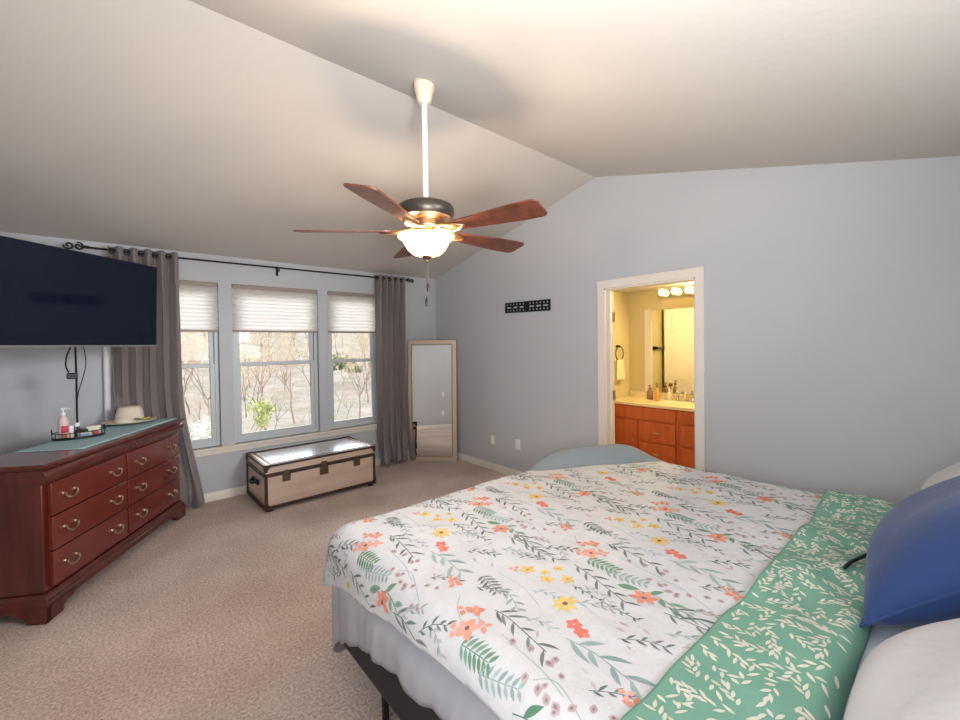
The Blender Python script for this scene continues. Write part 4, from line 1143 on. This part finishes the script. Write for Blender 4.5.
# ------------------------------------------------------------------ outdoors
gm = mat('spring_meadow', (126, 119, 114), .95, noise=((96, 95, 82), .5, .2, (1, 1, 1)), bump=(1.2, .8, .6, 6))
GZ = -3.0
gr = MB().grid(lambda a, b: (-70+160*a, 6+120*b, GZ+.2*sin(a*40)*sin(b*30)+19.0*smooth(.22, 1, b)), 60, 60)
go = obj('ground', gr, gm, None); go['kind'] = 'structure'
M['bark'] = mat('pale_bark', (128, 112, 100), .9, noise=((100, 88, 78), 8, .2))
M['twig'] = mat('budding_twigs', (150, 132, 116), .9)
M['bud'] = mat('spring_leaf', (166, 160, 118), .8)
M['lime'] = mat('lime_leaf', (140, 150, 88), .8)
M['dusty'] = mat('dusty_green_leaf', (104, 116, 84), .8)
M['blossom'] = mat('white_blossom', (190, 192, 180), .8)
def tree_meshes(seed, H, spread, depth, buds, leafsize=.09):
    rd = random.Random(seed); tr_, tw_, lf_ = MB(), MB(), MB()
    def grow(p, d, L, r, dep):
        pts = [p]; q = p.copy(); dd = d.copy()
        for k in range(4):
            dd = (dd+Vector((rd.uniform(-.2, .2), rd.uniform(-.2, .2), rd.uniform(-.05, .16)))).normalized()
            q = q+dd*L/4; pts.append(q.copy())
        (tr_ if dep > depth-3 else tw_).tube(pts, [r*(1-.12*k) for k in range(5)], 5 if dep > 2 else 3, caps=False)
        if dep == 0 or (dep < 2 and buds):
            for k in range(buds):
                c = pts[rd.randint(1, 4)]+Vector((rd.uniform(-.12, .12), rd.uniform(-.12, .12), rd.uniform(-.12, .12)))
                a, b = Vector((rd.uniform(-1, 1), rd.uniform(-1, 1), rd.uniform(-1, 1))), Vector((rd.uniform(-1, 1), rd.uniform(-1, 1), rd.uniform(-1, 1)))
                s_ = leafsize*rd.uniform(.6, 1.2)
                lf_.add([c, c+a*s_, c+(a+b)*s_, c+b*s_], [(0, 1, 2, 3)])
        if dep == 0: return
        nb = rd.choice((2, 3, 3)) if dep > 1 else 3
        for k in range(nb):
            a = rd.uniform(0, 2*PI); tl = rd.uniform(.35, .85)*spread
            side = Vector((cos(a), sin(a), 0)); nd = (dd*cos(tl)+side*sin(tl)+Vector((0, 0, .12))).normalized()
            grow(pts[rd.choice((2, 3, 4, 4))], nd, L*rd.uniform(.62, .85), r*.58, dep-1)
    grow(Vector((0, 0, 0)), Vector((0, 0, 1)), H*.26, H*.0092, depth)
    return tr_, tw_, lf_
def make_tree(name, label, cat, seed, H, spread, depth, buds, leafm, loc, group, leafsize=.09):
    a, b, c = tree_meshes(seed, H, spread, depth, buds, leafsize)
    t = thing(name, label, cat, loc, 0, group)
    obj('trunk', a, 'bark', t, smooth=False); obj('twigs', b, 'twig', t, smooth=False)
    if c.v: obj('foliage', c, leafm, t, smooth=False)
    return t
protos = [make_tree('bare_tree', 'bare pale-barked tree in the thicket outside the windows', 'tree', 21+k, 9.0+k, .80, 6, 1, 'bud', (0, 0, GZ), 'bare trees outside the windows', .06) for k in range(3)]
def hill(Y): return GZ+19.0*smooth(.22, 1, (Y-6)/120)
rd = random.Random(77); k = 0; Y = 22.0; row = 0
while Y < 66:
    x = Y*math.tan(rad(3))+(row % 2)*1.9
    while x < Y*math.tan(rad(38)):
        if 37 < Y < 46 and 13 < x < 42: x += 3.9; continue
        t = protos[k] if k < 3 else copy_tree(protos[k % 3])
        s = rd.uniform(.62, .88); t.location = (x+rd.uniform(-.3, .3), Y+rd.uniform(-.4, .4), hill(Y)-.1); t.rotation_euler = (0, 0, rd.uniform(0, 6.3)); t.scale = (s, s, s)
        k += 1; x += 3.9+Y*.02
    Y += 4.4; row += 1
shr = make_tree('budding_shrub', 'bright green budding shrub low in the middle window', 'shrub', 5, 3.4, .95, 6, 3, 'lime', (3.95, 19.5, GZ-.05), None, .06)
wsh = make_tree('blossom_shrub', 'white blossoming shrub low in the left window', 'shrub', 9, 3.0, 1.1, 6, 4, 'blossom', (2.1, 17.0, GZ-.05), None, .06)
brush = make_tree('brush_shrub', 'tangled bare brush covering the slope outside the windows', 'shrub', 31, 3.6, 1.0, 7, 0, 'bud', (9, 26, GZ-.05), 'bare brush outside the windows', .05)
k = 0; Y = 19.5
while Y < 50:
    x = Y*math.tan(rad(3))+rd.uniform(0, 2)
    while x < Y*math.tan(rad(38)):
        if 37 < Y < 46.5 and 13 < x < 42: x += 3.9; continue
        if abs(Y-19.5) < 1 and (3 < x < 6.6 or x < 3.2): x += 1.0; continue
        t = brush if k == 0 else copy_tree(brush); k += 1
        t.location = (x, Y+rd.uniform(-.2, .2), hill(Y)-.05); t.rotation_euler = (0, 0, rd.uniform(0, 6.3)); sc_ = rd.uniform(.8, 1.0); t.scale = (sc_, sc_, sc_)
        x += 3.4+Y*.02
    Y += 4.4

ev = make_tree('evergreen_shrub', 'dusty green bush in the far hedge row seen through the windows', 'shrub', 41, 4.2, 1.2, 6, 5, 'dusty', (17, 41, hill(41)-.1), 'green bushes in the far hedge row', .16)
for k in range(4):
    t = copy_tree(ev); t.location = (21.5+4.6*k, 41.5+.4*k, hill(41.5+.4*k)-.1); t.rotation_euler = (0, 0, 1.3*k+.7)
